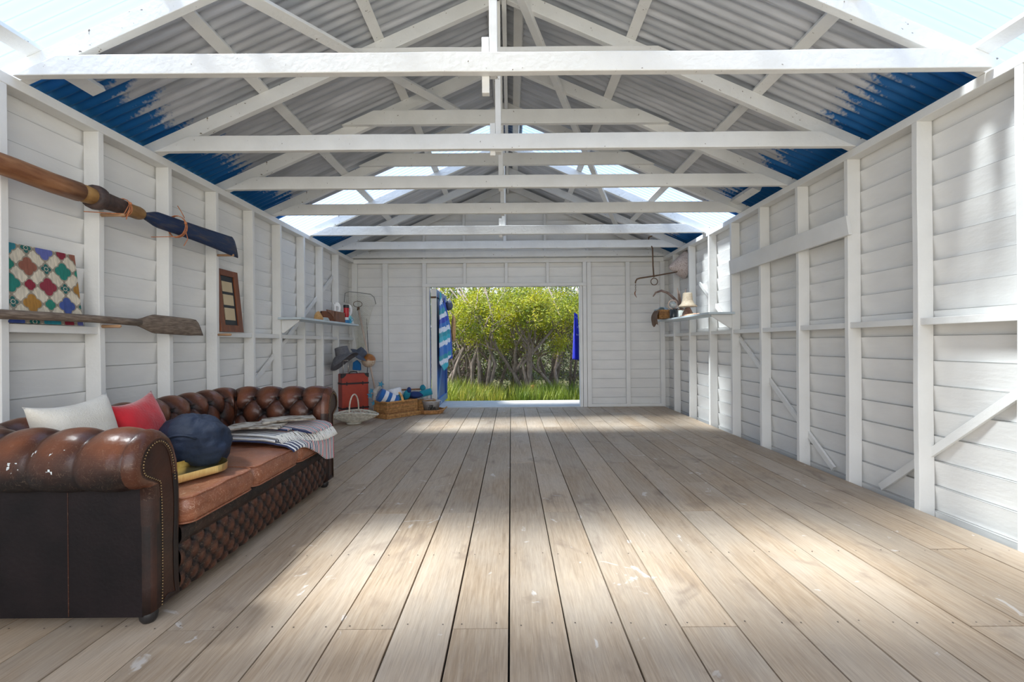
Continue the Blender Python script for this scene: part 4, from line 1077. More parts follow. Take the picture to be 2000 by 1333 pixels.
# starfish plant / vase
t = thing('starfish_garland', 'cream driftwood stand hung with small blue starfish between trunk and hamper', 'ornament', (-2.05, 6.98, 0))
mb = MB(); rg = random.Random(5)
mb.tube([(-2.09, 7.05, 0.0), (-2.10, 7.05, .18), (-2.12, 7.07, .38), (-2.02, 7.12, .50)], [.05,.055,.04,.02], 10)
mb.ball((-2.06, 7.02, .10), .07, 10); mb.ball((-2.09, 7.03, .27), .06, 10)
mb.build('driftwood_stem', mat('bleached_wood', (.62,.56,.48), (.45,.4,.34), 20, rough=.8, bump=.5), t, smooth=True)
STARM = mat('blue_starfish', (.03,.22,.40), (.06,.32,.45), 20, rough=.6)
for (x, y, z, r) in ((-2.02,7.06,.49,.055), (-2.16,6.96,.33,.055), (-2.10,6.95,.21,.05), (-2.04,6.97,.31,.045), (-2.0,6.94,.12,.05), (-2.13,6.93,.40,.045), (-2.08,6.93,.06,.045)):
    mb = MB(); pts = []
    a0 = rg.random()*2
    for k in range(10):
        a = a0+k*PI/5; rr = r if k % 2 == 0 else r*.4; pts.append((x+rr*math.cos(a), z+rr*math.sin(a)))
    mb.prism(pts, 'y', y-.012, y); mb.build('starfish', STARM, t, bevel=.002)

# ---- baskets
def weave(mb, pathf, n, levels, amp=.006, r=.006, scale=lambda z: 1, st=2, flat=1.0):
    """pathf(t)->(x,y,nx,ny) closed path; n stakes"""
    for li, z in enumerate(levels):
        m = n*4; pts = []
        for k in range(m):
            t = k/m; x, y, nx, ny = pathf(t); s = scale(z)
            o = amp*math.cos(PI*(k/4)*1.0+PI*(li % 2))
            pts.append((x*s+nx*o, y*s+ny*o, z))
        c = .72+.5*random.random(); mb.col = (c, c*random.uniform(.9, 1.05), c); mb.tube(pts, r, 5, closed=True)
    for k in range(n):
        t = k/n; x, y, nx, ny = pathf(t); c = .7+.3*random.random(); mb.col = (c, c, c)
        mb.tube([(x*scale(z), y*scale(z), z) for z in (levels[0]-.004, levels[len(levels)//2], levels[-1]+.004)], r*.8, 5)
def rect_path(w, d):
    P = 2*(w+d)
    def f(t):
        l = (t % 1)*P
        if l < w: return -w/2+l, -d/2, 0, -1
        l -= w
        if l < d: return w/2, -d/2+l, 1, 0
        l -= d
        if l < w: return w/2-l, d/2, 0, 1
        l -= w; return -w/2, d/2-l, -1, 0
    return f
def ell_path(a, b): return lambda t: (a*math.cos(2*PI*t), b*math.sin(2*PI*t), math.cos(2*PI*t), math.sin(2*PI*t))
hm = thing('wicker_hamper', 'rectangular golden brown wicker hamper full of towels on the back left floor', 'basket', (-1.80, 7.02, 0))
Mh = Matrix.Translation((-1.79, 7.06, 0)) @ Matrix.Rotation(math.radians(50), 4, 'Z')
HW, HD = .56, .34
mb = MB(); weave(mb, rect_path(HW, HD), 52, [.055+.0125*i for i in range(14)], r=.0065, amp=.005); mb.xf(Mh).build('woven_wall', WICK, hm, smooth=True)
mb = MB(); weave(mb, rect_path(HW+.07, HD+.07), 56, [.008+.012*i for i in range(5)], r=.0065, amp=.004); mb.xf(Mh).build('woven_tray', WICK, hm, smooth=True)
mb = MB(); mb.col = (.6,.6,.6); mb.box(-HW/2, HW/2, -HD/2, HD/2, .01, .03); mb.xf(Mh).build('base', WICK, hm)
mb = MB(); mb.col = (1.1,1.05,1)
for s in (0, .012): mb.tube([(x*1.0, y*1.0, .232+s) for x, y, _, _ in [rect_path(HW, HD)(k/80) for k in range(80)]], .008, 6, closed=True)
mb.xf(Mh).build('rim', WICK, hm, smooth=True)
mb = MB(); mb.col = (1.5, 1.5, 1.4)
for s in (-.012, .0, .012): mb.tube([(.0+s, -HD/2*math.cos(a), .225+.16*math.sin(a)) for a in [i*PI/14 for i in range(15)]], .009, 6)
mb.xf(Mh).build('arched_handle', WICK, hm, smooth=True)
# rolled towels inside
def roll(c, ax, L_, r, cols, lb, bw=.03, grp=None, spiral=True):
    ax = Vector(ax).normalized(); R = Vector((0,0,1)).rotation_difference(ax).to_matrix()
    mb = MB(); n = max(3, int(L_/bw)); c = Vector(c)
    for k in range(n):
        z0 = -L_/2+L_*k/n; z1 = -L_/2+L_*(k+1)/n; mb.col = cols[k % len(cols)]
        mb.lathe([(r, z0), (r*1.01, (z0+z1)/2), (r, z1)], c, 22, R)
    mb.col = cols[0]
    for e, sg in ((-L_/2, -1), (L_/2, 1)):
        mb.lathe([(r, e), (r*.9, e+sg*.012), (r*.72, e+sg*.004), (r*.55, e+sg*.012), (r*.35, e+sg*.004), (r*.18, e+sg*.01), (0, e+sg*.002)], c, 22, R)
    return tag(mb.build('rolled_towel', TINTC, smooth=True), lb, 'towel', grp)
TW = (.80,.82,.86); TB_ = (.02,.13,.42)
roll((-1.88, 6.92, .285), (.6,.3,-.35), .28, .10, [TB_, TW], 'blue and white striped rolled towel nearest the trunk, in the wicker hamper', .05, 'striped rolled towels')
roll((-1.80, 7.06, .31), (-.2, .1, 1), .20, .105, [TW, TB_, TW, TW], 'upright blue and white rolled towel showing its coiled end, in the wicker hamper', .045, 'striped rolled towels')
TEAL = mat('teal_cloth', (.01,.19,.27), (.015,.25,.33), 15, rough=.85, bump=.4); NAVT = mat('dark_blue_cloth', (.012,.04,.16), rough=.85, bump=.4)
def lump(c, sq, m, name, lb, cat, seed=0, rz=0, grp=None):
    mb = MB()
    def f(u, v):
        a = 2*PI*u; b = -PI/2+PI*v; x = math.cos(a)*math.cos(b); y = math.sin(a)*math.cos(b); z = math.sin(b)
        k = 1+.16*nz(x*2+seed, y*2, z*2)+.06*nz(x*6, y*6+seed, z*6); return Vector((x*sq[0]*k, y*sq[1]*k, z*sq[2]*k))
    mb.grid(f, 28, 18, cu=True); mb.xf(Matrix.Translation(c) @ Matrix.Rotation(rz, 4, 'Z')); return tag(mb.build(name, m, smooth=True), lb, cat, grp)
lump((-1.74, 7.06, .27), (.06,.10,.09), TEAL, 'folded_cloth', 'dark teal cloth between the striped towels and the hamper handle', 'cloth', 2)
t = thing('beach_slipper', 'teal and navy slipper sticking up from the wicker hamper', 'slipper', (-1.63, 7.15, .23))
mb = MB().ball((0,0,0), 1, 14, (.055,.04,.085)); mb.xf(Matrix.Translation((-1.64, 7.14, .315)) @ Matrix.Rotation(.35, 4, 'Y')); mb.build('sole', TEAL, t, smooth=True)
mb = MB().ball((0,0,0), 1, 12, (.035,.045,.05)); mb.xf(Matrix.Translation((-1.605, 7.14, .385))); mb.build('strap', NAVT, t, smooth=True)
lump((-1.53, 7.22, .30), (.12,.08,.055), NAVT, 'folded_cloth', 'navy blue folded cloth at the far end of the wicker hamper', 'cloth', 5)
t = roll((-1.37, 7.30, .325), (.95,.1,.25), .17, .055, [(.015,.27,.37)], 'teal rolled towel at the right end of the hamper', .2, 'plain rolled towels')
lump((-1.42, 7.30, .405), (.045,.03,.05), TEAL, 'folded_cloth', 'small pointed teal cloth on top of the teal roll', 'cloth', 8)
tag(MB().tube([(-1.90, 7.35, .365), (-1.45, 7.42, .375)], .013, 10).build('wooden_rod', OARW, smooth=True), 'brown wooden rod lying across the back of the hamper', 'rod')
mb = MB(); weave(mb, rect_path(.30, .16), 24, [.008+.012*i for i in range(17)], r=.0065); mb.xf(Matrix.Translation((-1.40, 7.40, 0)) @ Matrix.Rotation(math.radians(20), 4, 'Z'))
tag(mb.build('wicker_box', WICK, smooth=True), 'small orange-brown wicker box behind the galvanised bucket', 'basket')
# round tray basket and bucket
tb = thing('round_basket', 'low round woven basket with two loop handles by the open door', 'basket', (-1.30, 7.32, 0))
mb = MB()
for i in range(6): weave(mb, ell_path(.185+.006*i, .165+.006*i), 26, [.008+.010*i], r=.009, amp=.006)
mb.col = (.7,.7,.7); mb.lathe([(0,.008),(.18,.008),(.18,.014),(0,.014)], (0,0,0), 28)
mb.xf(Matrix.Translation((-1.30, 7.32, 0))); mb.build('woven_bowl', WICK, tb, smooth=True)
for sg in (-1, 1):
    mb = MB(); 
    for o in (-.01, .008): mb.tube([(-1.30+sg*(.20+.06*math.sin(a)), 7.32+o+.055*math.cos(a), .05+.045*math.sin(a)) for a in [i*PI/8 for i in range(9)]], .009, 6)
    mb.build('loop_handle', WICK, tb, smooth=True)
GALV = mat('galvanised_steel', (.64,.65,.67), (.48,.49,.51), 14, rough=.4, metal=.35)
bk = thing('metal_bucket', 'small galvanised bucket with dark lettering standing in the round basket', 'bucket', (-1.29, 7.32, .015))
mb = MB(); mb.lathe([(0,.003),(.108,.003),(.110,.0),(.145,.175),(.150,.18),(.148,.186),(.142,.183),(.108,.008),(0,.008)], (-1.29, 7.32, .016), 32); mb.build('body', GALV, bk, smooth=True)
mb = MB(); rg = random.Random(4)
def onb(a, z): r = .1115+.035*(z-.016)/.175+.0012; return (-1.29+r*math.sin(a), 7.32-r*math.cos(a), z)
for row, (z, n_, h) in enumerate(((.125, 3, .018), (.085, 6, .024))):
    for k in range(n_):
        a0 = -.05+(.16 if row else .16)*k-(.15 if row else .0)
        pts = [onb(a0+.05*math.sin(t*2.1+k)+.02*t, z+h*math.cos(t*(1.6+.3*(k % 3)))) for t in [i*.6 for i in range(8)]]
        mb.tube(pts, .0028, 4)
mb.build('lettering', BLACK, bk)
mb = MB()
for sg in (-1, 1): mb.tube([(-1.29+sg*(.147+.022*math.sin(a)), 7.32, .175-.02*math.cos(a)*1.2) for a in [i*PI/6 for i in range(7)]], .004, 5)
mb.build('ear', GALV, bk, smooth=True)
# white boat-shaped basket
wb = thing('flower_basket', 'white wicker boat-shaped flower basket with a tall loop handle in front of the red trunk', 'basket', (-2.20, 6.36, 0))
mb = MB()
def bowl(u, v, a=.31, b=.17):
    x = -1+2*u; y = -1+2*v
    return None
def boat(t, r):
    x = .32*r*math.cos(t); y = .17*r*math.sin(t)
    return Vector((x, y, .02+.095*r**2+.085*(abs(math.cos(t))*r)**3*0+.05*(r**3)*(abs(math.sin(t))**2)*.9 - .0))
for k in range(1, 19):
    r = .30+.70*k/18; pts = [boat(2*PI*i/96, r)+Vector((0, 0, .004*math.cos(i*PI/2+PI*(k % 2)))) for i in range(96)]; c = .85+.3*random.random(); mb.col = (c,c,c); mb.tube(pts, .0058, 5, closed=True)
for i in range(36):
    mb.col = (.9,.9,.9); t = 2*PI*i/36; mb.tube([boat(t, r) for r in (.15,.3,.5,.7,.85,1.0)], .0045, 4)
mb.col = (1,1,1); mb.tube([boat(2*PI*i/60, 1.02)+Vector((0,0,.004)) for i in range(60)], .011, 7, closed=True)
mb.lathe([(0,.004),(.10,.004),(.10,.02),(0,.03)], (0,0,0), 20)
Mw = Matrix.Translation((-2.20, 6.36, 0)) @ Matrix.Rotation(math.radians(8), 4, 'Z')
mb.xf(Mw); mb.build('woven_bowl', WWICK, wb, smooth=True)
mb = MB(); mb.col = (1.1,1.05,1)
mb.tube([(.0+.03*math.cos(a), .17*math.cos(a), .15+.26*math.sin(a)**.8 if math.sin(a) > 0 else .15) for a in [i*PI/20 for i in range(21)]], .010, 7); mb.xf(Mw); mb.build('loop_handle', WWICK, wb, smooth=True)
# ------------------------------------------------------------------ right shelf and hanging things
tag(MB().box(2.32, XR-.001, 5.34, 7.20, 1.43, 1.455).build('wall_shelf', SHP, bevel=.003), 'pale grey-blue shelf board on the right wall, carrying baskets and driftwood', 'shelf')
tag(MB().prism([(XR, 1.429), (2.40, 1.429), (2.40, 1.41), (XR-.02, 1.27), (XR, 1.27)], 'y', 5.43, 5.45).build('shelf_bracket', PAINT), 'white bracket under the right wall shelf', 'bracket')
zt = 1.455
t = thing('small_basket', 'brown woven basket with a cloth liner at the far end of the right shelf', 'basket', (2.42, 6.95, zt))
mb = MB(); weave(mb, rect_path(.24, .26), 34, [.012+.013*i for i in range(10)], r=.007); mb.xf(Matrix.Translation((2.345, 6.90, zt)) @ Matrix.Rotation(-.05, 4, 'Z')); mb.build('woven_wall', WICK, t, smooth=True)
LIN = mat('brown_liner_cloth', (.20,.13,.09), (.13,.08,.05), 14, rough=.9)
mb = MB()
def lf(u, v): return Vector((2.222-.045*math.sin(v*PI*.8)-.01*v, lerp(6.76, 7.04, u)+.02*math.sin(v*6), zt+.135-.23*v+.02*math.sin(u*7)*v))
mb.grid(lf, 14, 12); mb.build('cloth_flap', LIN, t, smooth=True, sol=.004)
mb = MB(); mb.col = (.35,.48,.58)
def lf2(u, v): return Vector((lerp(2.21, 2.46, u), lerp(6.78, 7.02, v), zt+.145+.035*math.sin(u*9)*math.cos(v*5)+.015*nz(u*8, v*8)))
mb.grid(lf2, 20, 14); mb.build('blue_liner', TINTC, t, smooth=True, sol=.004)
DW = mat('driftwood', (.30,.21,.17), (.16,.10,.08), 20, rough=.8, bump=.6)
pts = [(2.16,6.9,1.80),(2.20,6.9,1.86),(2.28,6.88,1.885),(2.37,6.86,1.85),(2.45,6.84,1.77),(2.52,6.82,1.68),(2.555,6.8,1.60),(2.54,6.8,1.50),(2.54,6.8,1.456)]
tag(MB().tube(pts, [.008,.014,.018,.018,.020,.024,.028,.03,.032], 10).build('driftwood_branch', DW, smooth=True), 'curved brown driftwood branch arching over the small basket on the right shelf', 'driftwood')
t = thing('glass_float', 'clear glass fishing float in a rope ring on the right shelf', 'glass float', (2.40, 6.62, zt))
GLS = mat('pale_glass', (.85,.9,.9), rough=.05, trans=.85)
MB().ball((2.345, 6.60, zt+.195), .052, 18).build('glass_ball', GLS, t, smooth=True)
mb = MB(); mb.col = (.62,.45,.36)
mb.tube([(2.345+.064*math.cos(a), 6.585, zt+.195+.064*math.sin(a)) for a in [2*PI*i/26 for i in range(26)]], .007, 7, closed=True); mb.build('rope_ring', TINTC, t, smooth=True)
t = thing('dark_jar', 'black cylindrical jar under the glass float on the right shelf', 'jar', (2.38, 6.60, zt))
MB().lathe([(0,.001),(.052,.001),(.054,.01),(.054,.115),(.048,.122),(0,.122)], (2.36, 6.60, zt), 24).build('body', mat('dark_glass', (.02,.025,.03), rough=.15), t, smooth=True)
MB().lathe([(0,.0),(.046,.0),(.046,.012),(0,.012)], (2.385, 6.60, zt+.1225), 24).build('lid', BLACK, t)
t = thing('candle_jar', 'pale green-white candle jar with a wire loop beside the black jar', 'candle jar', (2.46, 6.45, zt))
MB().lathe([(0,.001),(.040,.001),(.042,.01),(.042,.10),(.039,.104),(.039,.02),(0,.02)], (2.425, 6.46, zt), 22).build('glass', mat('milky_glass', (.70,.74,.68), rough=.2), t, smooth=True)
mb = MB(); mb.tube([(2.425+.043*math.cos(a), 6.46+.043*math.sin(a), zt+.112) for a in [2*PI*i/20 for i in range(20)]], .004, 5, closed=True); mb.build('wire_rim', IRON, t, smooth=True)
# basket-work hat on a brown cone
STW = mat('pale_straw', (.66,.56,.42), (.5,.4,.28), 40, (1,1,4), .8, bump=.5)
t = thing('straw_stand', 'small brown woven cone standing on the right shelf under the straw hat', 'woven cone', (2.48, 6.25, zt))
MB().lathe([(0,.001),(.075,.001),(.07,.03),(.045,.08),(.03,.11),(.0,.115)], (2.42, 6.22, zt+.012), 22).build('cone', DW, t, smooth=True)
mb = MB(); mb.lathe([(.0,.20),(.055,.195),(.062,.18),(.068,.10),(.085,.05),(.125,.012),(.122,.004),(.08,.04),(.060,.1)], (2.41, 6.20, zt+.125), 28)
tag(mb.build('straw_hat', STW, smooth=True), 'bell-shaped pale straw hat perched on the brown cone on the right shelf', 'hat')
mb = MB()
for k, (dx, dz) in enumerate(((-.045, .36), (-.02, .30), (.05, .34), (.03, .25))):
    b = Vector((2.42, 6.46, zt+.06)); e = Vector((2.41+dx*1.3, 6.42, zt+.10+dz*.9)); m_ = b.lerp(e, .6)
    mb.tube([b, m_, e], [.006, .016, .003], 6)
tag(mb.build('dried_feathers', mat('dark_feather', (.10,.065,.05), (.2,.14,.11), 20, rough=.8), smooth=True), 'dark dried feathers standing up out of the candle jar', 'feathers')
mb = MB(); rg = random.Random(9)
for k in range(9):
    c = .9+.5*rg.random(); mb.col = (c*1.2, c*1.0, c*.95); z = .008+.004*(k % 2)
    mb.tube([(2.36+.025*k*.9, 5.86+.3*0, zt+z), (2.36+.025*k*.9+.004, 6.12, zt+z+.003), (2.36+.025*k*.9, 6.34, zt+z)], .010, 5)
tag(mb.build('woven_mat', mat('pale_cane', (.62,.42,.28), (.5,.32,.2), 30, rough=.7, attr=True), smooth=True), 'flat pale cane mat lying along the right shelf', 'mat')
# conical fish trap on the wall
mb = MB()
def cone(u, v):
    a = 2*PI*u; r = .012+.20*v**.9; return Vector((lerp(2.46, 2.70, v), 7.06+r*math.cos(a), 2.27+r*math.sin(a)+.03*v))
mb.grid(cone, 40, 20, cu=True)
tag(mb.build('conical_basket', mat('pink_beige_weave', (.66,.56,.51), (.45,.34,.29), 60, rough=.9, lo=.5, hi=.62, bump=.6, bscale=70), smooth=True, sol=.006), 'pointed pinkish-beige woven cone basket fixed high on the right wall', 'basket')
# steelyard
t = thing('hanging_scale', 'rusty iron beam scale with ring and hook hanging from the farthest tie beam', 'scale', (2.2, 7.04, 2.0))
yy = 7.035
MB().tube([(2.185, 7.02, 2.745), (2.165, 7.10, 2.75), (2.165, 7.12, 2.70), (2.2, yy, 2.56), (2.205, yy, 2.3), (2.215, yy, 2.13)], .011, 8).build('hanger_rod', IRON, t, smooth=True)
MB().tube([(1.93, yy, 2.02), (1.935, yy, 2.05), (1.955, yy, 2.085), (2.0, yy, 2.10), (2.215, yy, 2.13), (2.56, yy-.05, 2.185)], [.010,.011,.012,.012,.011,.009], 8).build('scale_beam', IRON, t, smooth=True)
MB().ball((2.215, yy, 2.13), .020, 10).build('pivot', IRON, t, smooth=True)
mb = MB(); mb.tube([(2.222+.052*math.cos(a), yy, 2.045+.052*math.sin(a)) for a in [2*PI*i/24 for i in range(24)]], .0065, 6, closed=True); mb.build('iron_ring', IRON, t, smooth=True)
mb = MB()
for k in range(4):
    c = Vector((1.932, yy, 1.995-.026*k)); mb.tube([c+Vector(((.008*math.cos(a), 0) if k % 2 else (0, .008*math.cos(a))))[:0] if False else c+Vector((.008*math.cos(a) if k % 2 else 0, 0 if k % 2 else .008*math.cos(a), .015*math.sin(a))) for a in [2*PI*i/10 for i in range(10)]], .003, 4, closed=True)
mb.build('chain', IRON, t)
MB().tube([(1.932, yy, 1.90), (1.92, yy, 1.87), (1.925, yy, 1.84), (1.95, yy, 1.80)], [.006,.010,.008,.003], 6).build('hook', mat('copper_hook', (.3,.14,.08), rough=.5, metal=.5), t, smooth=True)

# ------------------------------------------------------------------ doors
BLD = mat('blue_door_paint', (.012,.075,.30), (.018,.10,.36), 3, (1,1,.4), .4, bump=.15)
BLR = mat('pale_blue_rail', (.10,.24,.48), (.08,.2,.42), 4, rough=.4)
dl = struct(MB().box(-1.375, -1.285, 7.86, 7.90, .012, 2.07).build('door_1', PAINT))
dpar = dl
INV[dl.name] = INV[dl.name]
def dpart(name, m, *boxes, bevel=0):
    mb = MB()
    for b in boxes: mb.box(*b)
    return mb.build(name, m, dl, bevel=bevel)
dpart('door_boards', BLD, *[(-1.345, -1.315, 7.905+.157*k, 7.905+.157*k+.153, .015, 2.07) for k in range(8)])
dpart('bottom_rail', BLR, (-1.315, -1.285, 7.905, 9.16, .015, .13)); dpart('top_rail', BLD, (-1.315, -1.285, 7.905, 9.16, 1.93, 2.06)); dpart('outer_stile', BLD, (-1.315, -1.285, 9.06, 9.16, .13, 1.93))
mb = MB().beam((-1.30, 8.0, .15), (-1.30, 9.05, 1.35), .10, .028, up=(1,0,0)); mb.build('cross_brace', BLR, dl)
dpart('hinge', IRON, (-1.38, -1.283, 7.85, 7.86, 1.90, 1.93))
mb = MB(); mb.box(1.30, 1.345, 7.97, 8.02, .012, 2.07)
M2 = Matrix.Translation((1.26, 7.93, 0)) @ Matrix.Rotation(math.radians(-12), 4, 'Z')
d2 = MB(); 
for k in range(8): d2.box(.02, .05, .157*k, .157*k+.153, .015, 2.07)
d2 = struct(d2.xf(M2).build('door_2', BLD))
# towels on the open door
def hang(x, yt, zt_, yb0, yb1, zb, cols, bw, name, lb, bulge, seed, pointy=0, nu=34, nv=60):
    mb = MB()
    def f(u, v):
        ytop = lerp(yt-.03, yt+.05, u); yb = lerp(yb0, yb1, u); k = smoothstep(0, .55, v)**.8
        y = lerp(ytop, yb, k); z = lerp(zt_, zb+pointy*abs(u-.35)*1.2, v)
        return Vector((x+.015+bulge*min(1,u*1.6)*(smoothstep(0, .5, v)*(.5+.5*math.sin(u*13+seed))*.5+.6*v)+.01*nz(u*6, v*6, seed), y, z))
    mb.grid(f, nu, nv, col=lambda u, v: cols[int((zt_-lerp(zt_, zb+pointy*abs(u-.35)*1.2, v)+.10*u)/bw) % len(cols)])
    return tag(mb.build(name, TINTC, smooth=True, sol=.006), lb, 'towel', 'towels hung on the blue door')
T1 = (.01,.30,.36); T2 = (.02,.16,.50); T3 = (.012,.04,.42); T4 = (.02,.42,.50)
hang(-1.27, 8.12, 2.03, 7.98, 8.72, .62, [T4, T4, TW, T2, T1, TW, T3, T2, TW, T1, T4, TW, T2, T2, T1, TW], .082, 'striped_towel', 'turquoise, blue and white striped towel hung on the open blue door', .10, 1, .34)
hang(-1.275, 8.62, 1.98, 8.45, 8.98, .78, [(.012,.06,.40)], .5, 'blue_towel', 'plain dark blue towel hanging behind the striped one on the blue door', .11, 4, .1)
lump((-1.20, 8.86, 1.86), (.07,.12,.10), HATN, 'sun_hat', 'dark slate hat hung at the top outer edge of the blue door', 'hat', 3)
lump((-1.13, 8.98, 1.42), (.045,.08,.26), SH, 'straw_bag', 'tan straw bag hanging at the outer edge of the blue door behind the towels', 'bag', 6)
mb = MB()
def gf(u, v): return Vector((1.165+.05*math.sin(u*9)*(.4+v)+.10*(u), lerp(8.35, 8.75, u)-.05*v, lerp(1.66, .80, v)))
mb.grid(gf, 30, 30, col=lambda u, v: (.7,.75,.85) if (abs(math.sin(u*22)*math.sin(v*17)) > .93 and v < .55) else (.006,.02,.55))
tag(mb.build('blue_garment', TINTC, smooth=True, sol=.006), 'vivid blue garment hanging outside the right side of the door', 'garment')

# ------------------------------------------------------------------ bush outside
BARK = mat('grey_brown_bark', (.16,.12,.10), (.30,.25,.21), 10, (4,4,1), .85, bump=.8, bscale=30)
RBARK = mat('orange_bark', (.34,.12,.035), (.22,.08,.03), 14, rough=.8)
def leafmat(name, c1, c2):
    m = mat(name, c1, c2, 2.2, rough=.55, attr=True)
    nt = m.node_tree; N = nt.nodes; L = nt.links; b = N['Principled BSDF']; o = N['Material Output']
    tl = N.new('ShaderNodeBsdfTranslucent'); ms = N.new('ShaderNodeMixShader'); ms.inputs[0].default_value = .4
    src = b.inputs['Base Color'].links[0].from_socket; L.new(src, tl.inputs[0]); L.new(b.outputs[0], ms.inputs[1]); L.new(tl.outputs[0], ms.inputs[2]); L.new(ms.outputs[0], o.inputs[0]); return m
LEAF = leafmat('yellow_green_leaves', (.42,.43,.012), (.12,.19,.01)); LEAFD = leafmat('olive_leaves', (.13,.17,.016), (.035,.06,.01)); LEAFB = leafmat('grey_twig_leaves', (.17,.13,.10), (.08,.065,.05))
def leaves(mb, c, r, n, size, rg, flat=1.0):
    for _ in range(n):
        while True:
            p = Vector((rg.uniform(-1,1), rg.uniform(-1,1), rg.uniform(-1,1)))
            if p.length < 1: break
        p = c+Vector((p.x*r, p.y*r, p.z*r*flat)); d = Vector((rg.gauss(0,1), rg.gauss(0,1), rg.gauss(.5,1))).normalized(); w = d.orthogonal().normalized()
        s = size*rg.uniform(.6, 1.4); k = rg.uniform(.5, 1.5); mb.col = (k*rg.uniform(.9, 1.2), k, k*rg.uniform(.7, 1.2))
        mb.add([p, p+d*s*.5+w*s*.16, p+d*s, p+d*s*.5-w*s*.16], [(0,1,2,3)])
def grow(tr, lf, p, d, L_, r, depth, rg, tips, spread=.55, maxd=5):
    pts = [p]; q = p.copy(); dd = d.copy(); n = 5
    for i in range(n):
        dd = (dd+Vector((rg.gauss(0,.14), rg.gauss(0,.14), rg.gauss(.03,.10)))).normalized(); q = q+dd*L_/n; pts.append(q.copy())
    tr.tube(pts, [r*(1-.35*i/n) for i in range(n+1)], 7 if depth < 3 else 4, caps=False)
    if depth >= maxd: tips.append(q); return
    if depth >= 3: tips.append(q.copy())
    for k in range(2 if rg.random() < .6 else 3):
        nd = (dd+Vector((rg.gauss(0,spread), rg.gauss(0,spread), rg.gauss(.18,.3)))).normalized()
        grow(tr, lf, q, nd, L_*rg.uniform(.66, .86), r*.62, depth+1, rg, tips, spread, maxd)
def tree(x, y, dirs, seed, lb, L0=.75, r0=.085, lm=None, nleaf=42, cr=.26, maxd=5, low=1.0):
    rg = random.Random(seed); t = thing('coastal_shrub', lb, 'tree', (x, y, -.32), 'gnarled shrubs beyond the door')
    tr = MB(); lf = MB(); tips = []
    for d in dirs: grow(tr, lf, Vector((x, y, -.35)), Vector(d).normalized(), L0, r0, 0, rg, tips, maxd=maxd)
    tr.build('trunk', BARK, t, smooth=True)
    for p in tips:
        if p.z > low: leaves(lf, p, cr, nleaf, .07, rg, .8)
        elif rg.random() < .25: leaves(lf, p, cr*.8, nleaf//4, .06, rg)
    lf.build('foliage', lm or LEAF, t)
    return t
tree(.45, 11.2, [(-.7,0,.9), (.1,.1,1)], 4, 'gnarled multi-stemmed shrub standing in the middle of the doorway view', .85, .07, low=.9)
tree(1.15, 11.8, [(.35,0,1), (-.25,.2,1)], 12, 'branching grey shrub at the right of the doorway view', .8, .065, low=1.0)
tree(-.55, 11.6, [(-.75,.1,.75), (-.2,.2,1)], 21, 'leaning shrub at the left of the doorway view', .85, .06, low=.8)
tree(-1.9, 12.6, [(.1,0,1), (.5,.2,.9)], 33, 'shrub with yellow-green crown just past the blue door', .9, .07, low=1.0)
tree(2.3, 12.4, [(-.4,0,1), (.2,.2,1)], 41, 'shrub partly hidden by the right door jamb', .85, .07, low=1.0)
tag(MB().tube([(.52, 10.75, -.34), (.53, 10.75, -.1), (.50, 10.76, .12)], [.055,.05,.045], 12).build('tree_stump', RBARK, smooth=True), 'short orange-brown bare stem in front of the shrubs', 'stump')
def hedge(cx, cy, rx, rz_, n, seed, lb, lm, zc=1.2, size=.08):
    rg = random.Random(seed); t = thing('dense_shrub', lb, 'shrub', (cx, cy, -.32), 'dense shrubs behind')
    lf = MB()
    for _ in range(n):
        a = rg.uniform(-1, 1); b = rg.uniform(-1, 1); c = rg.uniform(-1, 1)
        leaves(lf, Vector((cx+a*rx, cy+b*.8, zc+c*rz_)), .30, 26, size, rg)
    lf.build('foliage', lm, t); tr = MB()
    for k in range(7):
        x = cx+rg.uniform(-rx, rx); tr.tube([(x, cy-.5, -.35), (x+rg.uniform(-.3, .3), cy-.4, .6), (x+rg.uniform(-.8, .8), cy-.3, 1.7), (x+rg.uniform(-1, 1), cy, 2.6)], [.05,.04,.03,.012], 6)
    tr.build('stems', BARK, t, smooth=True)
hedge(-1.6, 14.2, 1.5, 1.5, 330, 1, 'broad olive shrub filling the left of the view behind the trunks', LEAFD, 1.3)
hedge(1.4, 14.4, 1.6, 1.7, 360, 2, 'broad olive shrub filling the right of the view behind the trunks', LEAFD, 1.4)
hedge(0.0, 13.2, 2.2, .75, 210, 3, 'brownish twiggy undergrowth behind the trunks', LEAFB, .65, .07)
hedge(-.8, 13.6, 2.0, .8, 210, 5, 'bright yellow-green crown above the trunks on the left', LEAF, 2.45)
hedge(1.6, 13.4, 1.5, .7, 150, 6, 'bright yellow-green crown above the trunks on the right', LEAF, 2.55)
hedge(0, 17.5, 5.5, 1.9, 900, 7, 'far dark green shrub belt', LEAFD, 1.4, .16)
hedge(.1, 12.3, 2.1, .55, 110, 8, 'grey-brown dead twigs tangled between the trunks', leafmat('dry_twigs', (.26,.19,.16), (.12,.09,.08)), .95, .05)
hedge(-.2, 11.5, 1.9, .5, 46, 9, 'loose light green sprays in front of the trunks', LEAF, 1.35, .06)
GRS = leafmat('grass_blades', (.32,.36,.04), (.12,.20,.02))
mb = MB(); rg = random.Random(2)
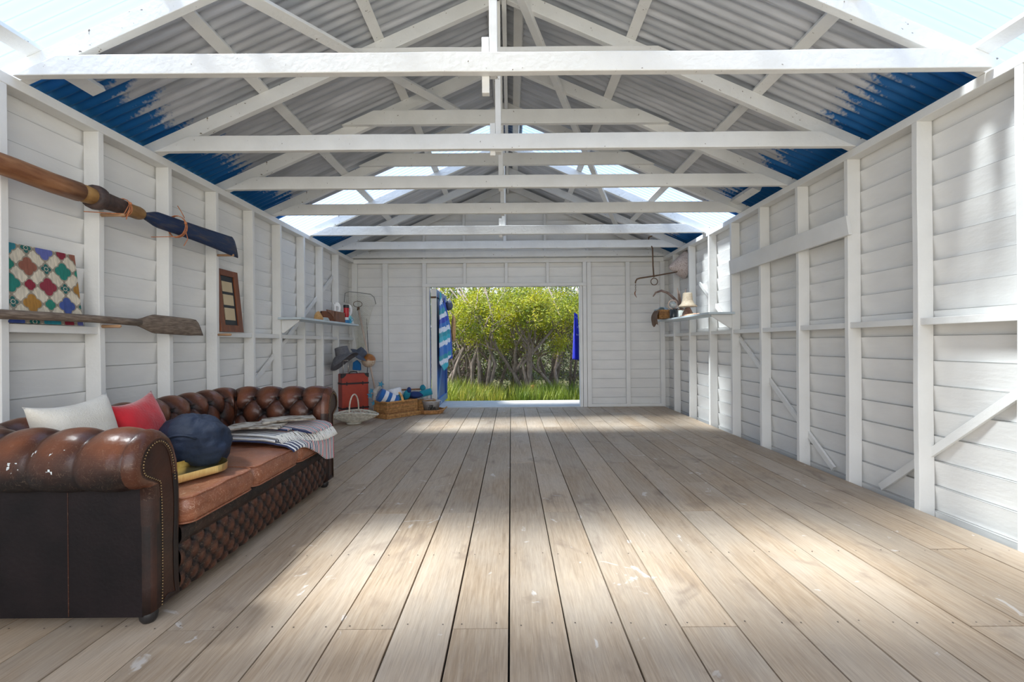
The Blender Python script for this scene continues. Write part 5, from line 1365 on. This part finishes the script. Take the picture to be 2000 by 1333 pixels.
for i in range(420):
    x = rg.uniform(-2.6, 2.4); y = rg.uniform(9.25, 11.6)
    yel = x < .1 and rg.random() < .6
    for k in range(rg.randint(12, 22)):
        h = rg.uniform(.25, .62)*(1.0 if x > -1 else 1.2); a = rg.uniform(0, 2*PI); b = rg.uniform(.1, .55)*h
        p = Vector((x+rg.gauss(0,.06), y+rg.gauss(0,.06), -.34)); q = 1.0*rg.uniform(.5, 1.3)
        mb.col = (q*1.9, q*1.45, q*2.2) if yel and rg.random() < .6 else (q, q*1.05, q)
        s = Vector((math.sin(a), -math.cos(a), 0))*.006; m1 = p+Vector((math.cos(a)*b*.3, math.sin(a)*b*.3, h*.62)); e = p+Vector((math.cos(a)*b, math.sin(a)*b, h))
        mb.add([p-s, p+s, m1+s*.8, m1-s*.8, e], [(0,1,2,3), (3,2,4)])
tag(mb.build('long_grass', GRS), 'long green and straw-yellow grass tufts outside the doorway', 'grass', kind='stuff')
# ------------------------------------------------------------------ light, sky, camera
sc = bpy.context.scene
wd = bpy.data.worlds.new('sky'); sc.world = wd; wd.use_nodes = True
nt = wd.node_tree; N = nt.nodes; L = nt.links
bg = N['Background']; bg.inputs['Strength'].default_value = 2.0
tc = N.new('ShaderNodeTexCoord'); sp = N.new('ShaderNodeSeparateXYZ'); L.new(tc.outputs['Generated'], sp.inputs[0])
cr = N.new('ShaderNodeValToRGB'); e = cr.color_ramp.elements
e[0].position = 0.0; e[0].color = (.95,.93,.88,1); e[1].position = .8; e[1].color = (.46,.66,1.0,1)
k = e.new(.12); k.color = (.80,.88,1,1); k = e.new(.42); k.color = (.52,.69,1.0,1)
L.new(sp.outputs[2], cr.inputs[0]); L.new(cr.outputs[0], bg.inputs[0])
sun = bpy.data.lights.new('sun', 'SUN'); sun.energy = 10.5; sun.angle = math.radians(9); sun.color = (1, .95, .87)
so = bpy.data.objects.new('sun', sun); COL.objects.link(so)
dirv = Vector((.50, .06, -.86)); so.rotation_euler = dirv.to_track_quat('-Z', 'Y').to_euler(); so.location = (-5, 0, 9)
# added fill lamp behind the camera, standing in for daylight from the open front
def area(name, loc, sx, sy, e, d, col=(1,1,1)):
    a = bpy.data.lights.new(name, 'AREA'); a.shape = 'RECTANGLE'; a.size = sx; a.size_y = sy; a.energy = e; a.color = col
    o = bpy.data.objects.new(name, a); COL.objects.link(o); o.location = loc; o.rotation_euler = Vector(d).to_track_quat('-Z', 'Z').to_euler(); return o
area('front_fill', (0, -1.2, 1.5), 4.6, 2.4, 100, (0, 1, .05), (1, .95, .87))
cam = bpy.data.cameras.new('camera'); co = bpy.data.objects.new('camera', cam); COL.objects.link(co)
cam.sensor_width = 36; cam.lens = 16.0; cam.shift_x = .001; cam.shift_y = .00275; cam.clip_start = .02; cam.clip_end = 200
co.location = (0, 0, 1.1); co.rotation_euler = (PI/2, .008, 0); sc.camera = co
sc.view_settings.view_transform = 'Standard'; sc.view_settings.look = 'None'; sc.view_settings.exposure = -.15
sc.cycles.max_bounces = 10; sc.cycles.diffuse_bounces = 6; sc.cycles.transparent_max_bounces = 12; sc.cycles.use_denoising = True
